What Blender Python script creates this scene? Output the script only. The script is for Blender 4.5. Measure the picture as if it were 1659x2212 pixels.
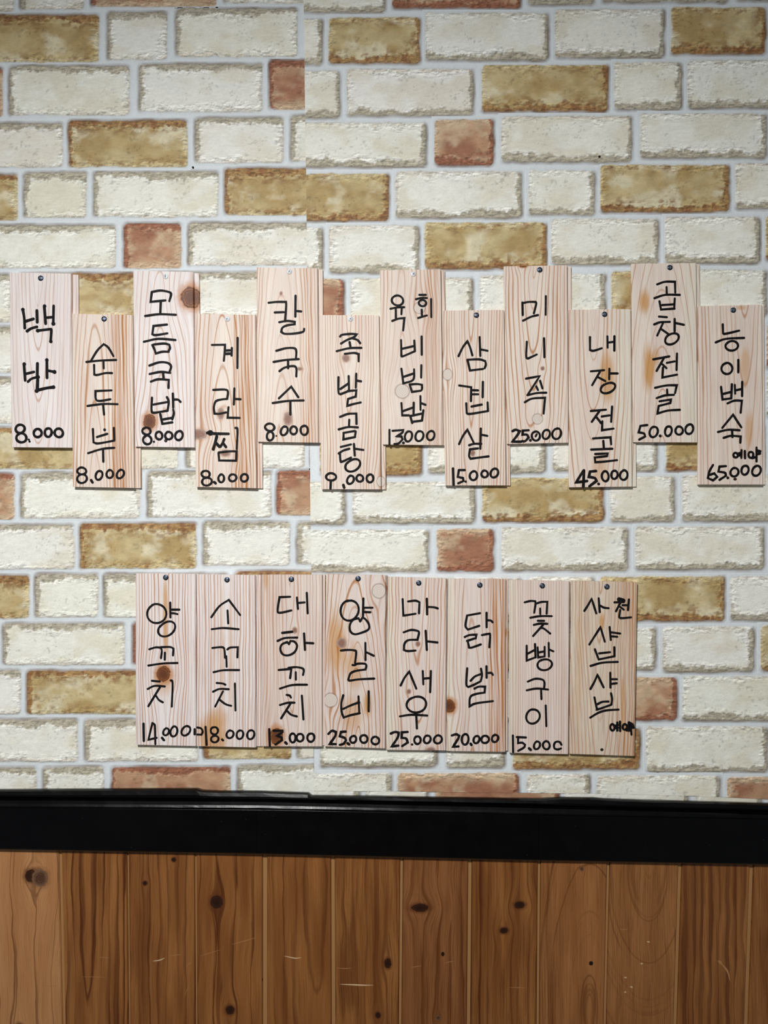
import bpy, bmesh, math, random
import numpy as np
from mathutils import Vector

for o in list(bpy.data.objects):
    bpy.data.objects.remove(o)
C = bpy.context.scene.collection
SC = bpy.context.scene

# ------------------------------------------------------------------ camera, world, lamp, exposure
S = 0.00069                 # metres per photo pixel on the wall plane
CX, CY = 829.5, 1106.0      # principal point in the photograph's pixels
DPX = 1494.0                # camera distance in the same pixels
D = DPX * S
ZC = 1.45                   # height of the lens above the floor

cam_d = bpy.data.cameras.new('camera')
cam = bpy.data.objects.new('camera', cam_d)
C.objects.link(cam)
cam.location = (0, -D, ZC)
cam.rotation_euler = (math.pi / 2, 0, 0)
cam_d.sensor_fit = 'VERTICAL'
cam_d.sensor_height = 24.0
cam_d.lens = 24.0 * DPX / 2212.0
cam_d.clip_start = 0.01
SC.camera = cam

world = bpy.data.worlds.new('room_light')
SC.world = world
world.use_nodes = True
bg = world.node_tree.nodes['Background']
bg.inputs[0].default_value = (0.90, 0.96, 1.0, 1)
bg.inputs[1].default_value = 0.13

lamp_d = bpy.data.lights.new('pendant_lamp', 'SPOT')
lamp_d.energy = 114
lamp_d.color = (1.0, 0.99, 0.97)
lamp_d.shadow_soft_size = 0.09
lamp_d.spot_size = math.radians(165)
lamp_d.spot_blend = 1.0
lamp = bpy.data.objects.new('pendant_lamp', lamp_d)
C.objects.link(lamp)
lamp.location = (-0.40, -1.40, 2.20)
aim = Vector((0.32, 0, -0.97))
lamp.rotation_euler = (aim - lamp.location).to_track_quat('-Z', 'Y').to_euler()

vs = SC.view_settings
SC.display_settings.display_device = 'sRGB'
vs.view_transform = 'Standard'
vs.look = 'None'
vs.exposure = 0.0
vs.gamma = 1.0
vs.use_curve_mapping = False


# ------------------------------------------------------------------ helpers
def PX(px, py, dep):
    """photo pixel measured on a plane `dep` metres in front of the wall -> X, Z there"""
    k = S * (D - dep) / D
    return (px - CX) * k, ZC + (CY - py) * k


def P(px, py, dep, plane=None):
    x, z = PX(px, py, dep if plane is None else plane)
    return (x, -dep, z)


def lin(r, g, b):
    f = lambda c: c / 12.92 if c <= 0.04045 else ((c + 0.055) / 1.055) ** 2.4
    return tuple(f(v / 255.0) for v in (r, g, b))


def lin4(c):
    return (*lin(*c), 1.0)


WPOS = {}


def obj(name, verts, faces, mat, origin=(0, 0, 0), parent=None, recalc=False, smooth=False):
    me = bpy.data.meshes.new(name)
    v = np.asarray(verts, dtype=np.float64) - np.asarray(origin)
    me.from_pydata(v.tolist(), [], [list(f) for f in faces])
    if recalc:
        bm = bmesh.new()
        bm.from_mesh(me)
        bmesh.ops.recalc_face_normals(bm, faces=bm.faces)
        bm.to_mesh(me)
        bm.free()
    if mat:
        me.materials.append(mat)
    if smooth:
        me.polygons.foreach_set('use_smooth', [True] * len(me.polygons))
    o = bpy.data.objects.new(name, me)
    C.objects.link(o)
    place(o, origin, parent)
    return o


def place(o, origin, parent):
    WPOS[o] = np.asarray(origin, dtype=np.float64)
    base = WPOS[parent] if parent is not None else np.zeros(3)
    o.location = WPOS[o] - base
    if parent is not None:
        o.parent = parent


def box(x0, x1, y0, y1, z0, z1):
    v = [(x, y, z) for x in (x0, x1) for y in (y0, y1) for z in (z0, z1)]
    f = [(0, 1, 3, 2), (4, 6, 7, 5), (0, 4, 5, 1), (2, 3, 7, 6), (0, 2, 6, 4), (1, 5, 7, 3)]
    return v, f


def _h(ix, iy, seed):
    n = (ix.astype(np.int64) * 374761393 + iy.astype(np.int64) * 668265263 + seed * 1442695041) & 0xFFFFFFFF
    n = ((n ^ (n >> 13)) * 1274126177) & 0xFFFFFFFF
    n = ((n ^ (n >> 16)) * 2246822519) & 0xFFFFFFFF
    return ((n ^ (n >> 15)) & 0xFFFFFF) / float(0xFFFFFF)


def vn(x, y, seed=0):
    x = np.asarray(x, float)
    y = np.asarray(y, float) + np.zeros_like(x)
    x = x + np.zeros_like(y)
    ix, iy = np.floor(x), np.floor(y)
    fx, fy = x - ix, y - iy
    fx, fy = fx * fx * (3 - 2 * fx), fy * fy * (3 - 2 * fy)
    a, b = _h(ix, iy, seed), _h(ix + 1, iy, seed)
    c, d = _h(ix, iy + 1, seed), _h(ix + 1, iy + 1, seed)
    return (a * (1 - fx) + b * fx) * (1 - fy) + (c * (1 - fx) + d * fx) * fy


def fbm(x, y, seed=0, octv=3):
    t, a, s = 0, 0.5, 0
    for k in range(octv):
        t = t + a * vn(x * 2 ** k, y * 2 ** k, seed + 17 * k)
        s += a
        a *= 0.55
    return t / s


def sst(a, b, x):
    t = np.clip((x - a) / (b - a), 0, 1)
    return t * t * (3 - 2 * t)


# ------------------------------------------------------------------ node helper
class V:
    def __init__(s, g, sock):
        s.g, s.s = g, sock

    def _b(s, op, o, rev=False):
        n = s.g.nodes.new('ShaderNodeMath')
        n.operation = op
        a, b = (o, s) if rev else (s, o)
        for i, q in enumerate((a, b)):
            if isinstance(q, V):
                s.g.links.new(q.s, n.inputs[i])
            else:
                n.inputs[i].default_value = q
        return V(s.g, n.outputs[0])

    def __add__(s, o): return s._b('ADD', o)
    __radd__ = __add__
    def __mul__(s, o): return s._b('MULTIPLY', o)
    __rmul__ = __mul__
    def __sub__(s, o): return s._b('SUBTRACT', o)
    def __rsub__(s, o): return s._b('SUBTRACT', o, True)
    def __truediv__(s, o): return s._b('DIVIDE', o)
    def max(s, o): return s._b('MAXIMUM', o)
    def min(s, o): return s._b('MINIMUM', o)
    def pow(s, o): return s._b('POWER', o)

    def f(s, op):
        n = s.g.nodes.new('ShaderNodeMath')
        n.operation = op
        s.g.links.new(s.s, n.inputs[0])
        return V(s.g, n.outputs[0])

    def ss(s, a, b, lo=0.0, hi=1.0):
        n = s.g.nodes.new('ShaderNodeMapRange')
        n.interpolation_type = 'SMOOTHSTEP'
        s.g.links.new(s.s, n.inputs[0])
        n.inputs[1].default_value, n.inputs[2].default_value = a, b
        n.inputs[3].default_value, n.inputs[4].default_value = lo, hi
        return V(s.g, n.outputs[0])


def comb(g, x, y, z=0.0):
    n = g.nodes.new('ShaderNodeCombineXYZ')
    for i, q in enumerate((x, y, z)):
        if isinstance(q, V):
            g.links.new(q.s, n.inputs[i])
        else:
            n.inputs[i].default_value = q
    return n.outputs[0]


def noise(g, vec, scale=1.0, detail=2.0, rough=0.55):
    n = g.nodes.new('ShaderNodeTexNoise')
    n.inputs['Scale'].default_value = scale
    n.inputs['Detail'].default_value = detail
    n.inputs['Roughness'].default_value = rough
    if vec is not None:
        g.links.new(vec, n.inputs['Vector'])
    return V(g, n.outputs[0])


def mixc(g, a, b, fac):
    n = g.nodes.new('ShaderNodeMix')
    n.data_type = 'RGBA'
    n.clamp_factor = True
    if isinstance(fac, V):
        g.links.new(fac.s, n.inputs[0])
    else:
        n.inputs[0].default_value = fac
    for i, q in ((6, a), (7, b)):
        if isinstance(q, tuple):
            n.inputs[i].default_value = (*q[:3], 1)
        else:
            g.links.new(q, n.inputs[i])
    return n.outputs[2]


def newmat(name, rough=0.5, spec=0.5):
    m = bpy.data.materials.new(name)
    m.use_nodes = True
    g = m.node_tree
    b = g.nodes['Principled BSDF']
    b.inputs['Roughness'].default_value = rough
    b.inputs['Specular IOR Level'].default_value = spec
    return m, g, b


def bump(g, b, h, strength, dist):
    n = g.nodes.new('ShaderNodeBump')
    n.inputs['Strength'].default_value = strength
    n.inputs['Distance'].default_value = dist
    g.links.new(h.s, n.inputs['Height'])
    g.links.new(n.outputs[0], b.inputs['Normal'])


def pos(g):
    return g.nodes.new('ShaderNodeNewGeometry').outputs['Position']


# ------------------------------------------------------------------ plain materials
MORTAR = lin(229, 236, 240)


def paper_material():
    m, g, b = newmat('brick_print_vinyl', 0.62, 0.25)
    at = g.nodes.new('ShaderNodeAttribute')
    at.attribute_name = 'print'
    p = pos(g)
    sp = g.nodes.new('ShaderNodeSeparateXYZ')
    g.links.new(p, sp.inputs[0])
    x, z = V(g, sp.outputs[0]), V(g, sp.outputs[2])
    al = V(g, at.outputs['Alpha']) * 2.0 - 1.0        # chipped border of the print: + right way up, - turned half a turn
    ab = al.f('ABSOLUTE')
    n1 = noise(g, p, 420, 3, 0.7)
    n2 = noise(g, p, 90, 3, 0.6)
    q = 1.0 / S
    wx = x + (noise(g, p, 60, 2) - 0.5) * 0.016
    def chipn(dz, dx=0.0):
        return noise(g, comb(g, (wx + dx) * (q * 0.075), (z + dz) * (q * 0.13)), 1, 4, 0.62)
    c0 = chipn(0.0)
    emb = (c0 - chipn(0.0016, -0.0008)) * al
    emb = emb.min(0.16).max(-0.22)
    thread = noise(g, comb(g, x * (q * 0.55), z * (q * 0.09)), 1, 2)
    fac = (n1 - 0.5) * 0.26 + (n2 - 0.5) * 0.10 + (thread - 0.5) * 0.10 + emb * 2.5 + 1.0
    mul = g.nodes.new('ShaderNodeVectorMath')
    mul.operation = 'SCALE'
    g.links.new(at.outputs['Color'], mul.inputs[0])
    g.links.new(fac.s, mul.inputs['Scale'])
    g.links.new(mul.outputs[0], b.inputs['Base Color'])
    weave = noise(g, comb(g, x * 260.0, z * 1500.0), 1, 1) + noise(g, comb(g, x * 1500.0, z * 260.0), 1, 1)
    h = weave * 0.5 + n1 * 0.8 + noise(g, p, 220, 2) * 0.8 + c0 * ab * 4.0
    bump(g, b, h, 0.35, 0.0007)
    return m


def simple(name, col, rough, spec=0.5, metal=0.0, bumpscale=None, bumpd=0.0003):
    m, g, b = newmat(name, rough, spec)
    b.inputs['Base Color'].default_value = (*col, 1)
    b.inputs['Metallic'].default_value = metal
    if bumpscale:
        bump(g, b, noise(g, pos(g), bumpscale, 3), 0.4, bumpd)
    return m


M_paper = paper_material()
M_plaster = simple('wall_plaster', lin(214, 214, 210), 0.8, 0.2, 0, 60, 0.001)
M_floor = simple('floor_vinyl', lin(120, 104, 88), 0.5, 0.4, 0, 30)
M_gold_dummy = None


def black_paint():
    m, g, b = newmat('black_gloss_paint', 0.22, 0.22)
    p = pos(g)
    n = noise(g, p, 35, 4)
    d = noise(g, p, 260, 2).ss(0.74, 0.82)
    c = mixc(g, lin(1, 1, 2), lin(6, 6, 8), n)
    c = mixc(g, c, lin(95, 95, 98), d * 0.35)
    g.links.new(c, b.inputs['Base Color'])
    g.links.new((n * 0.25 + 0.16 + d * 0.3).s, b.inputs['Roughness'])
    bump(g, b, noise(g, p, 120, 3), 0.18, 0.0006)
    return m


M_black = black_paint()


def ink_material():
    m, g, b = newmat('black_marker_ink', 0.6, 0.14)
    n = noise(g, pos(g), 260, 3)
    c = mixc(g, lin(15, 13, 15), lin(36, 32, 33), n.ss(0.45, 0.75))
    g.links.new(c, b.inputs['Base Color'])
    return m


M_ink = ink_material()
M_steel_dark = simple('blackened_screw_steel', lin(70, 80, 98), 0.33, 0.5, 0.9, 900, 0.0002)
M_steel_white = simple('pale_screw_steel', lin(236, 238, 240), 0.5, 0.5, 0.25, 900, 0.0001)  # near-white colour for the pale screw heads
M_slot_dark = simple('screw_slot_shadow_steel', lin(40, 55, 80), 0.5, 0.4, 0.6)
M_slot_pale = simple('screw_slot_glint_steel', lin(186, 196, 208), 0.3, 0.5, 0.8)  # highlight in the cross of dark screws, put into its colour
M_hole = simple('bored_hole_dark', lin(38, 26, 18), 0.9, 0.1)
M_scratch = simple('scratched_bare_wood', lin(206, 176, 138), 0.7, 0.2)
M_scuff = simple('scuffed_varnish', lin(166, 120, 78), 0.7, 0.2)


# ------------------------------------------------------------------ wood
PALE = dict(base=lin(232, 218, 208), base2=lin(240, 228, 214), line=lin(182, 116, 52), fine=lin(194, 168, 156),
            dark=lin(104, 58, 36), halo=lin(196, 128, 62), pale=lin(230, 219, 208), pink=lin(142, 98, 80),
            stain=lin(206, 148, 70), rough=0.5, edge=3.0)
BROWN = dict(base=lin(128, 78, 38), base2=lin(158, 105, 57), line=lin(86, 44, 16), fine=lin(78, 42, 16),
             dark=lin(40, 20, 12), halo=lin(92, 50, 24), pale=lin(176, 136, 104), pink=lin(74, 44, 30),
             stain=lin(70, 40, 20), rough=0.36, edge=9.0)


def wood(name, pal, seed, k, u0=60, freq=0.075, d0=10, slope=0.05, strength=0.8, fine=0.5, wob=4.0,
         knots=(), stains=(), tint=None, dens=None, sap=None):
    """u0 = heart line (px from left edge); slope>0 gives V grain, <0 gives arches;
    knots (x, z, rx, rz, kind); stains (x, z, rx, rz, amount); dens (x0, x1, amount) dense band of late wood; sap (x0,x1) pale"""
    m, g, b = newmat(name, pal['rough'], 0.35)
    tc = g.nodes.new('ShaderNodeTexCoord')
    sp = g.nodes.new('ShaderNodeSeparateXYZ')
    g.links.new(tc.outputs['Object'], sp.inputs[0])
    x = V(g, sp.outputs[0]) * (1 / k)
    z = V(g, sp.outputs[2]) * (-1 / k)
    so = seed * 37.13
    xw = x + (noise(g, comb(g, x * 0.012 + so, z * 0.0045), 1, 2) - 0.5) * (wob * 5) \
        + (noise(g, comb(g, x * 0.05 + so, z * 0.02), 1, 1) - 0.5) * (wob * 0.7)
    kn = []
    for (kx, kz, rx, rz, kind) in knots:
        dx, dz = x - kx, z - kz
        if kind != 'hole':
            e = dx * dx * (-1 / (2.1 * rx) ** 2) + dz * dz * (-1 / (3.4 * rz) ** 2)
            xw = xw - dx * e.f('EXPONENT') * 0.8
        rr = ((dx * (1 / rx)) * (dx * (1 / rx)) + (dz * (1 / rz)) * (dz * (1 / rz))).f('SQRT') \
            + (noise(g, comb(g, x * 0.11 + so, z * 0.11), 1, 2) - 0.5) * (0.5 if kind != 'plug' else 0.12)
        kn.append((rr, kind))
    dd = z * slope + d0
    du = xw - u0
    q = (du * du + dd * dd).f('SQRT')
    coarse = noise(g, comb(g, q * 0.045 + so, z * 0.0012), 1, 2)
    t = q * freq + (noise(g, comb(g, q * 0.07 + so, z * 0.002), 1, 2) - 0.5) * 1.6 + seed * 0.37
    fr = t.f('FRACT')
    # late-wood lines of nearly constant width, crisp on their outer side
    wl = ((du / q).f('ABSOLUTE') * (freq * pal['edge'])).max(0.07).min(0.62)
    ln = ((fr - 0.93) / wl + 1.0).ss(0.0, 0.9) * fr.ss(0.93, 1.0, 1.0, 0.0)
    ln = ln * coarse.ss(0.30, 0.62, 0.18, 1.0) * strength
    if dens:
        band = x.ss(dens[0] - 6, dens[0] + 6) * x.ss(dens[1] - 6, dens[1] + 6, 1.0, 0.0)
        st = noise(g, comb(g, xw * 0.23 + so, z * 0.003), 1, 3)
        ln = (ln + band * st.ss(0.36, 0.66) * dens[2]).min(1.0)
    pores = noise(g, comb(g, xw * 0.55 + so, z * 0.008), 1, 3, 0.65)
    if pal is BROWN:
        pores = pores * 0.6 + noise(g, comb(g, xw * 1.1 + so, z * 0.012), 1, 3, 0.7) * 0.4 + 0.02
    wide = noise(g, comb(g, x * 0.03 + so, z * 0.003), 1, 2)
    base, base2 = pal['base'], pal['base2']
    if tint:
        base, base2 = tint
    c = mixc(g, base, base2, wide.ss(0.3, 0.7))
    if sap:
        c = mixc(g, c, lin(236, 230, 214), x.ss(sap[0] - 7, sap[0] + 7) * x.ss(sap[1] - 7, sap[1] + 7, 1.0, 0.0) * 0.8)
    c = mixc(g, c, pal['fine'], pores.ss(0.46, 0.70) * (fine * 1.2))
    for (sx, sz, rx, rz, am) in stains:
        dx, dz = (x - sx) * (1 / rx), (z - sz) * (1 / rz)
        r2 = (dx * dx + dz * dz).f('SQRT') + (pores - 0.5) * 1.1 + (noise(g, comb(g, x * 0.08 + so, z * 0.012), 1, 2) - 0.5) * 0.9
        c = mixc(g, c, pal['stain'], r2.ss(0.35, 1.1, am, 0.0))
    c = mixc(g, c, pal['line'], ln)
    for rr, kind in kn:
        if kind == 'hole':
            c = mixc(g, c, lin(34, 22, 15), rr.ss(0.8, 1.1, 1.0, 0.0))
            continue
        ring = (rr * 5.0).f('FRACT').ss(0.35, 0.95) * 0.65
        if kind == 'dark':
            c = mixc(g, c, pal['halo'], rr.ss(0.9, 1.75, 0.75, 0.0))
            kc = mixc(g, pal['dark'], pal['halo'], ring * rr.ss(0.2, 1.0))
        elif kind == 'pink':
            c = mixc(g, c, pal['halo'], rr.ss(0.9, 1.6, 0.35, 0.0))
            kc = mixc(g, pal['pink'], pal['pale'], ring * 0.25 + rr.ss(0.4, 1.0, 0.0, 0.3))
        else:
            c = mixc(g, c, pal['dark'], rr.ss(0.98, 1.22, 0.55, 0.0))
            kc = mixc(g, pal['pale'], pal['pink'], (rr * 4.2).f('FRACT').ss(0.62, 0.92) * 0.45)
        c = mixc(g, c, kc, rr.ss(0.88, 1.04, 1.0, 0.0))
    g.links.new(c, b.inputs['Base Color'])
    bump(g, b, pores * 0.6 - ln * 0.5, 0.25, 0.0003)
    return m


# ------------------------------------------------------------------ wall behind everything, floor
def plane_rect(px0, px1, py0, py1, dep):
    return [P(px0, py0, dep), P(px1, py0, dep), P(px1, py1, dep), P(px0, py1, dep)]


XL, XR, YT = -420, 2080, -330
xl, _ = PX(XL, 0, 0)
xr, _ = PX(XR, 0, 0)
_, zt = PX(0, YT, 0)
v, f = box(xl, xr, 0.0, 0.10, 0.0, zt)
wall = obj('wall_back', v, f, M_plaster, (0, 0, 0), None, True)
wall['kind'] = 'structure'
v, f = box(xl, xr, -3.2, 0.10, -0.06, 0.0)
floor = obj('floor', v, f, M_floor, (0, 0, 0), None, True)
floor['kind'] = 'structure'


# ------------------------------------------------------------------ brick wallpaper
def seam(y):
    return 656.0 + np.asarray(y, float) * 22.0 / 1650.0


CUT = ([-500, 540, 678, 855, 1100, 1300, 1500, 1659, 2100], [1760, 1707, 1708, 1709, 1712, 1714, 1719, 1726, 1742])


def cut(x):
    return np.interp(x, *CUT)


SHEET = {'left': 0.0006, 'right': 0.0009, 'patch': 0.0003}


def sheet(kind):
    """one hung length of vinyl wallpaper (its plain joint-coloured ground)"""
    ys = np.linspace(YT, 1752, 30)
    dep = SHEET[kind]
    vs_, fs = [], []
    if kind == 'left':
        xs0, xs1 = np.full(30, float(XL)), seam(ys)
    elif kind == 'right':
        xs0, xs1 = seam(ys), np.full(30, float(XR))
    nx = 60
    if kind == 'patch':
        xs = np.linspace(540, XR, nx)
        top, bot = cut(xs) - 6, np.full(nx, 1768.0)
        for r in (top, bot):
            vs_ += [P(a, b, dep) for a, b in zip(xs, r)]
        fs = [(i + 1, i, nx + i, nx + i + 1) for i in range(nx - 1)]
    else:
        for j in range(30):
            for i in range(nx):
                xx = xs0[j] + (xs1[j] - xs0[j]) * i / (nx - 1)
                yy = ys[j]
                if kind == 'right':
                    yy = YT + (cut(xx) - YT) * j / 29.0
                vs_.append(P(xx, yy, dep))
        fs = [(j * nx + i + 1, j * nx + i, (j + 1) * nx + i, (j + 1) * nx + i + 1) for j in range(29) for i in range(nx - 1)]
    o = obj('wallpaper_strip', vs_, fs, M_paper, P({'left': 300, 'right': 1200, 'patch': 1150}[kind], 1700, dep), wall)
    a = o.data.color_attributes.new('print', 'FLOAT_COLOR', 'POINT')
    a.data.foreach_set('color', np.tile([*MORTAR, 0.5], len(o.data.vertices)).astype(np.float32))
    return o


strips = {k: sheet(k) for k in ('left', 'right', 'patch')}
strips['left']['label'] = 'left length of wallpaper, brick print with dark upper edges'
strips['right']['label'] = 'right length of wallpaper, brick print with dark lower edges'
strips['patch']['label'] = 'narrow make-up strip of wallpaper above the black rail'


def L(c):
    return np.array(lin(*c))


def brick(kind, col, x0, y0, x1, y1, seed, visible=True):
    """an embossed brick of the wallpaper; relief in the mesh, the paper's printed tones in the attribute 'print'"""
    A = 8.0
    w, h = x1 - x0, y1 - y0
    st = 2.4 if visible else 7.0
    nx, ny = int((w + 2 * A) / st) + 1, int((h + 2 * A) / st) + 1
    u = np.linspace(-A, w + A, nx)
    vv = np.linspace(-A, h + A, ny)
    U, Vv = np.meshgrid(u, vv)
    px, py = x0 + U, y0 + Vv
    # the left length was hung upside down: its print is turned by half a turn
    if kind == 'left':
        U, Vv = w - U, h - Vv
    sd = seed * 101
    e = 5.0 * (fbm(U / 26, Vv / 26, sd, 3) - 0.5)
    r = 10.0
    qx, qy = np.abs(U - w / 2) - (w / 2 - r), np.abs(Vv - h / 2) - (h / 2 - r)
    sdf = np.hypot(np.maximum(qx, 0), np.maximum(qy, 0)) + np.minimum(np.maximum(qx, qy), 0) - r
    din = -sdf + e - 0.5
    db, dr, dt, dl = h - Vv, w - U, Vv, U
    one = np.zeros_like(U)
    wb = 4 + 15 * fbm(U / 34, one + 3, sd + 1, 2) + 7 * np.abs(fbm(U / 9, one, sd + 2, 2) - 0.5) * 2
    wr = 3 + 10 * fbm(Vv / 22, one + 7, sd + 3, 2) + 5 * np.abs(fbm(Vv / 7, one, sd + 4, 2) - 0.5) * 2
    wt = 2 + 20 * np.clip(fbm(U / 24, one + 5, sd + 5, 2) - 0.42, 0, 1)
    wl = 2 + 18 * np.clip(fbm(Vv / 18, one + 2, sd + 6, 2) - 0.42, 0, 1)
    jag = 9 * (fbm(U / 6.5, Vv / 6.5, sd + 8, 3) - 0.5)
    sbr = np.minimum(db - wb, dr - wr) + jag
    stl = np.minimum(dt - wt, dl - wl) + jag * 1.1
    s = np.minimum(sbr, stl)
    m = sst(-2.0, 1.6, s)
    inb = sst(-0.8, 1.4, din)
    chip = fbm(U / 7, Vv / 13, sd + 11, 3)
    big = fbm(U / 70, Vv / 45, sd + 12, 3)
    mid = fbm(U / 16, Vv / 14, sd + 13, 3)
    pits = sst(0.68, 0.76, fbm(U / 5, Vv / 4, sd + 14, 2)) * sst(0.5, 0.62, fbm(U / 40, Vv / 30, sd + 15, 2))
    br_w = 1 - sst(-1.0, 2.0, sbr)          # 1 inside the broad chipped border of the print
    tl_w = (1 - sst(-1.0, 1.5, stl)) * (1 - br_w)
    crest = np.exp(-((s - 1.5) / 1.8) ** 2) * sst(0.46, 0.62, chip)
    T = lambda a: a[..., None]
    if col == 'c':
        tint = np.array([1.0, 1.0 + 0.02 * vn(seed * 0.7, 0.3, 5), 0.95 + 0.06 * vn(seed * 0.9, 0.8, 6)])
        plat = L((245, 244, 238)) * tint * T(1 - sst(0.42, 0.70, big)) + L((235, 230, 216)) * tint * T(sst(0.42, 0.70, big))
        plat = plat * T(0.93 + 0.12 * mid)
        rim = L((184, 177, 158)) * T(0.72 + 0.6 * chip)
        tl = L((214, 207, 193)) * T(0.74 + 0.5 * chip)
        hi = L((248, 248, 244))
        line = L((133, 120, 108))
    elif col == 'g':
        k1 = sst(0.32, 0.68, big)
        plat = L((182, 156, 106)) * T(1 - k1) + L((206, 188, 142)) * T(k1)
        pale = sst(0.50, 0.74, fbm(U / 52, Vv / 40, sd + 21, 4)) * 0.85
        plat = plat * T(1 - pale) + L((228, 219, 188)) * T(pale)
        bl = sst(0.50, 0.66, fbm(U / 13, Vv / 9, sd + 22, 3)) * (1 - sst(0, 30, np.minimum(sbr, dt)))
        plat = plat * T(0.82 + 0.34 * mid)
        plat = plat * T(1 - 0.8 * bl) + L((142, 102, 62)) * T(0.8 * bl)
        rim = (L((170, 136, 90)) * T(sst(0.35, 0.6, chip)) + L((146, 104, 68)) * T(1 - sst(0.35, 0.6, chip))) * T(0.7 + 0.6 * mid)
        tl = L((218, 203, 160)) * T(0.72 + 0.5 * chip)
        hi = L((228, 210, 160))
        line = L((120, 92, 70))
    else:
        k1 = sst(0.36, 0.62, big)
        plat = L((166, 116, 90)) * T(1 - k1) + L((192, 152, 120)) * T(k1)
        pale = sst(0.52, 0.76, fbm(U / 44, Vv / 34, sd + 21, 4)) * 0.7 + 0.6 * (1 - sst(4, 26, np.minimum(dt, dl) + 18 * (mid - 0.5)))
        pale = np.clip(pale, 0, 0.9)
        plat = plat * T(1 - pale) + L((216, 194, 162)) * T(pale)
        plat = plat * T(0.80 + 0.38 * mid)
        rim = L((156, 104, 80)) * T(0.72 + 0.6 * chip)
        tl = L((214, 188, 158)) * T(0.72 + 0.5 * chip)
        hi = L((226, 196, 160))
        line = L((112, 84, 72))
    colr = plat * T(1 - br_w) + rim * T(br_w)
    colr = colr * T(1 - 0.75 * tl_w) + tl * T(0.75 * tl_w)
    colr = colr * T(1 - 0.4 * crest) + hi * T(0.4 * crest)
    colr = colr * T(1 - 0.28 * pits)
    # printed outline, strong on the two border sides of the print, faint on the others
    side = np.clip(np.maximum(1 - sst(-3, 9, db), 1 - sst(-2, 8, dr)), 0, 1)
    side = side * (0.5 + 0.75 * vn(U / 40 + Vv / 30, one, sd + 31)) + 0.16
    inner = np.exp(-(din / 2.2) ** 2) * side * 0.8
    colr = colr * T(1 - inner) + line * T(inner)
    outl = np.exp(-(np.minimum(din, 0) / 4.6) ** 2) * side * 0.70 * sst(-A, -A + 3.5, np.minimum(np.minimum(db, dr), np.minimum(dt, dl)))
    reach = np.minimum(np.minimum(db - wb, dr - wr), np.minimum(dt - wt - 4, dl - wl - 4))
    al_ = inb * (0.12 + 0.88 * (1 - sst(-2, 13, reach + 22 * (big - 0.5))))
    al_ = 0.5 + (0.5 if kind != 'left' else -0.5) * al_
    mort = np.array(MORTAR) * np.ones_like(colr)
    outc = mort * T(1 - outl) + line * T(outl)
    colr = outc * T(1 - inb) + colr * T(inb)
    hgt = 0.00045 * sst(-1.0, 4.0, din) + 0.00050 * m + inb * (0.00055 * (mid - 0.5) + 0.00055 * (chip - 0.5) * (1 - m) - 0.00022 * pits)
    dep0 = SHEET[kind]
    rim_d = np.minimum(np.minimum(U, w - U), np.minimum(Vv, h - Vv)) + A      # 0 on the outermost ring of the sheet patch
    dep = dep0 - 0.00025 + (0.00029 + 0.00004 * (seed % 4)) * sst(-0.1, 2.6, rim_d) + np.maximum(hgt, 0)
    # trim to the length of paper
    keepx = np.ones_like(px, bool)
    if kind == 'left':
        lim = seam(py)
        keepx = px <= lim + 0.01
        px = np.minimum(px, lim)
    elif kind == 'right':
        lim = seam(py)
        keepx = px >= lim - 0.01
        px = np.maximum(px, lim)
        cl = cut(px)
        keepx &= py <= cl + 0.01
        py = np.minimum(py, cl)
    else:
        cl = cut(px)
        keepx = py >= cl - 0.01
        py = np.maximum(py, cl)
    lowlim = 1750.0
    if kind != 'right':
        keepx &= py <= lowlim
    kk = S * (D - dep0) / D
    X, Z = (px - CX) * kk, ZC + (CY - py) * kk
    pts = np.stack([X, -dep, Z], -1).reshape(-1, 3)
    idx = np.arange(nx * ny).reshape(ny, nx)
    a, b_, c_, d_ = idx[:-1, 1:], idx[:-1, :-1], idx[1:, :-1], idx[1:, 1:]
    ok = (keepx[:-1, 1:] | keepx[:-1, :-1] | keepx[1:, :-1] | keepx[1:, 1:])
    quads = np.stack([a[ok], b_[ok], c_[ok], d_[ok]], -1)
    if len(quads) == 0:
        return
    used = np.unique(quads)
    remap = np.zeros(nx * ny, int)
    remap[used] = np.arange(len(used))
    quads, pts, cc = remap[quads], pts[used], colr.reshape(-1, 3)[used]
    org = np.array(P((max(x0, -400) + x1) / 2, y1, dep0))
    me = bpy.data.meshes.new('brick')
    me.vertices.add(len(pts))
    me.vertices.foreach_set('co', (pts - org).astype(np.float32).ravel())
    me.loops.add(len(quads) * 4)
    me.loops.foreach_set('vertex_index', quads.astype(np.int32).ravel())
    me.polygons.add(len(quads))
    me.polygons.foreach_set('loop_start', np.arange(0, len(quads) * 4, 4, dtype=np.int32))
    me.update(calc_edges=True)
    me.polygons.foreach_set('use_smooth', np.ones(len(quads), bool))
    at = me.color_attributes.new('print', 'FLOAT_COLOR', 'POINT')
    rgba = np.concatenate([cc, al_.reshape(-1, 1)[used]], 1)
    at.data.foreach_set('color', rgba.astype(np.float32).ravel())
    me.materials.append(M_paper)
    o = bpy.data.objects.new('brick', me)
    C.objects.link(o)
    place(o, org, strips[kind])


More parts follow.
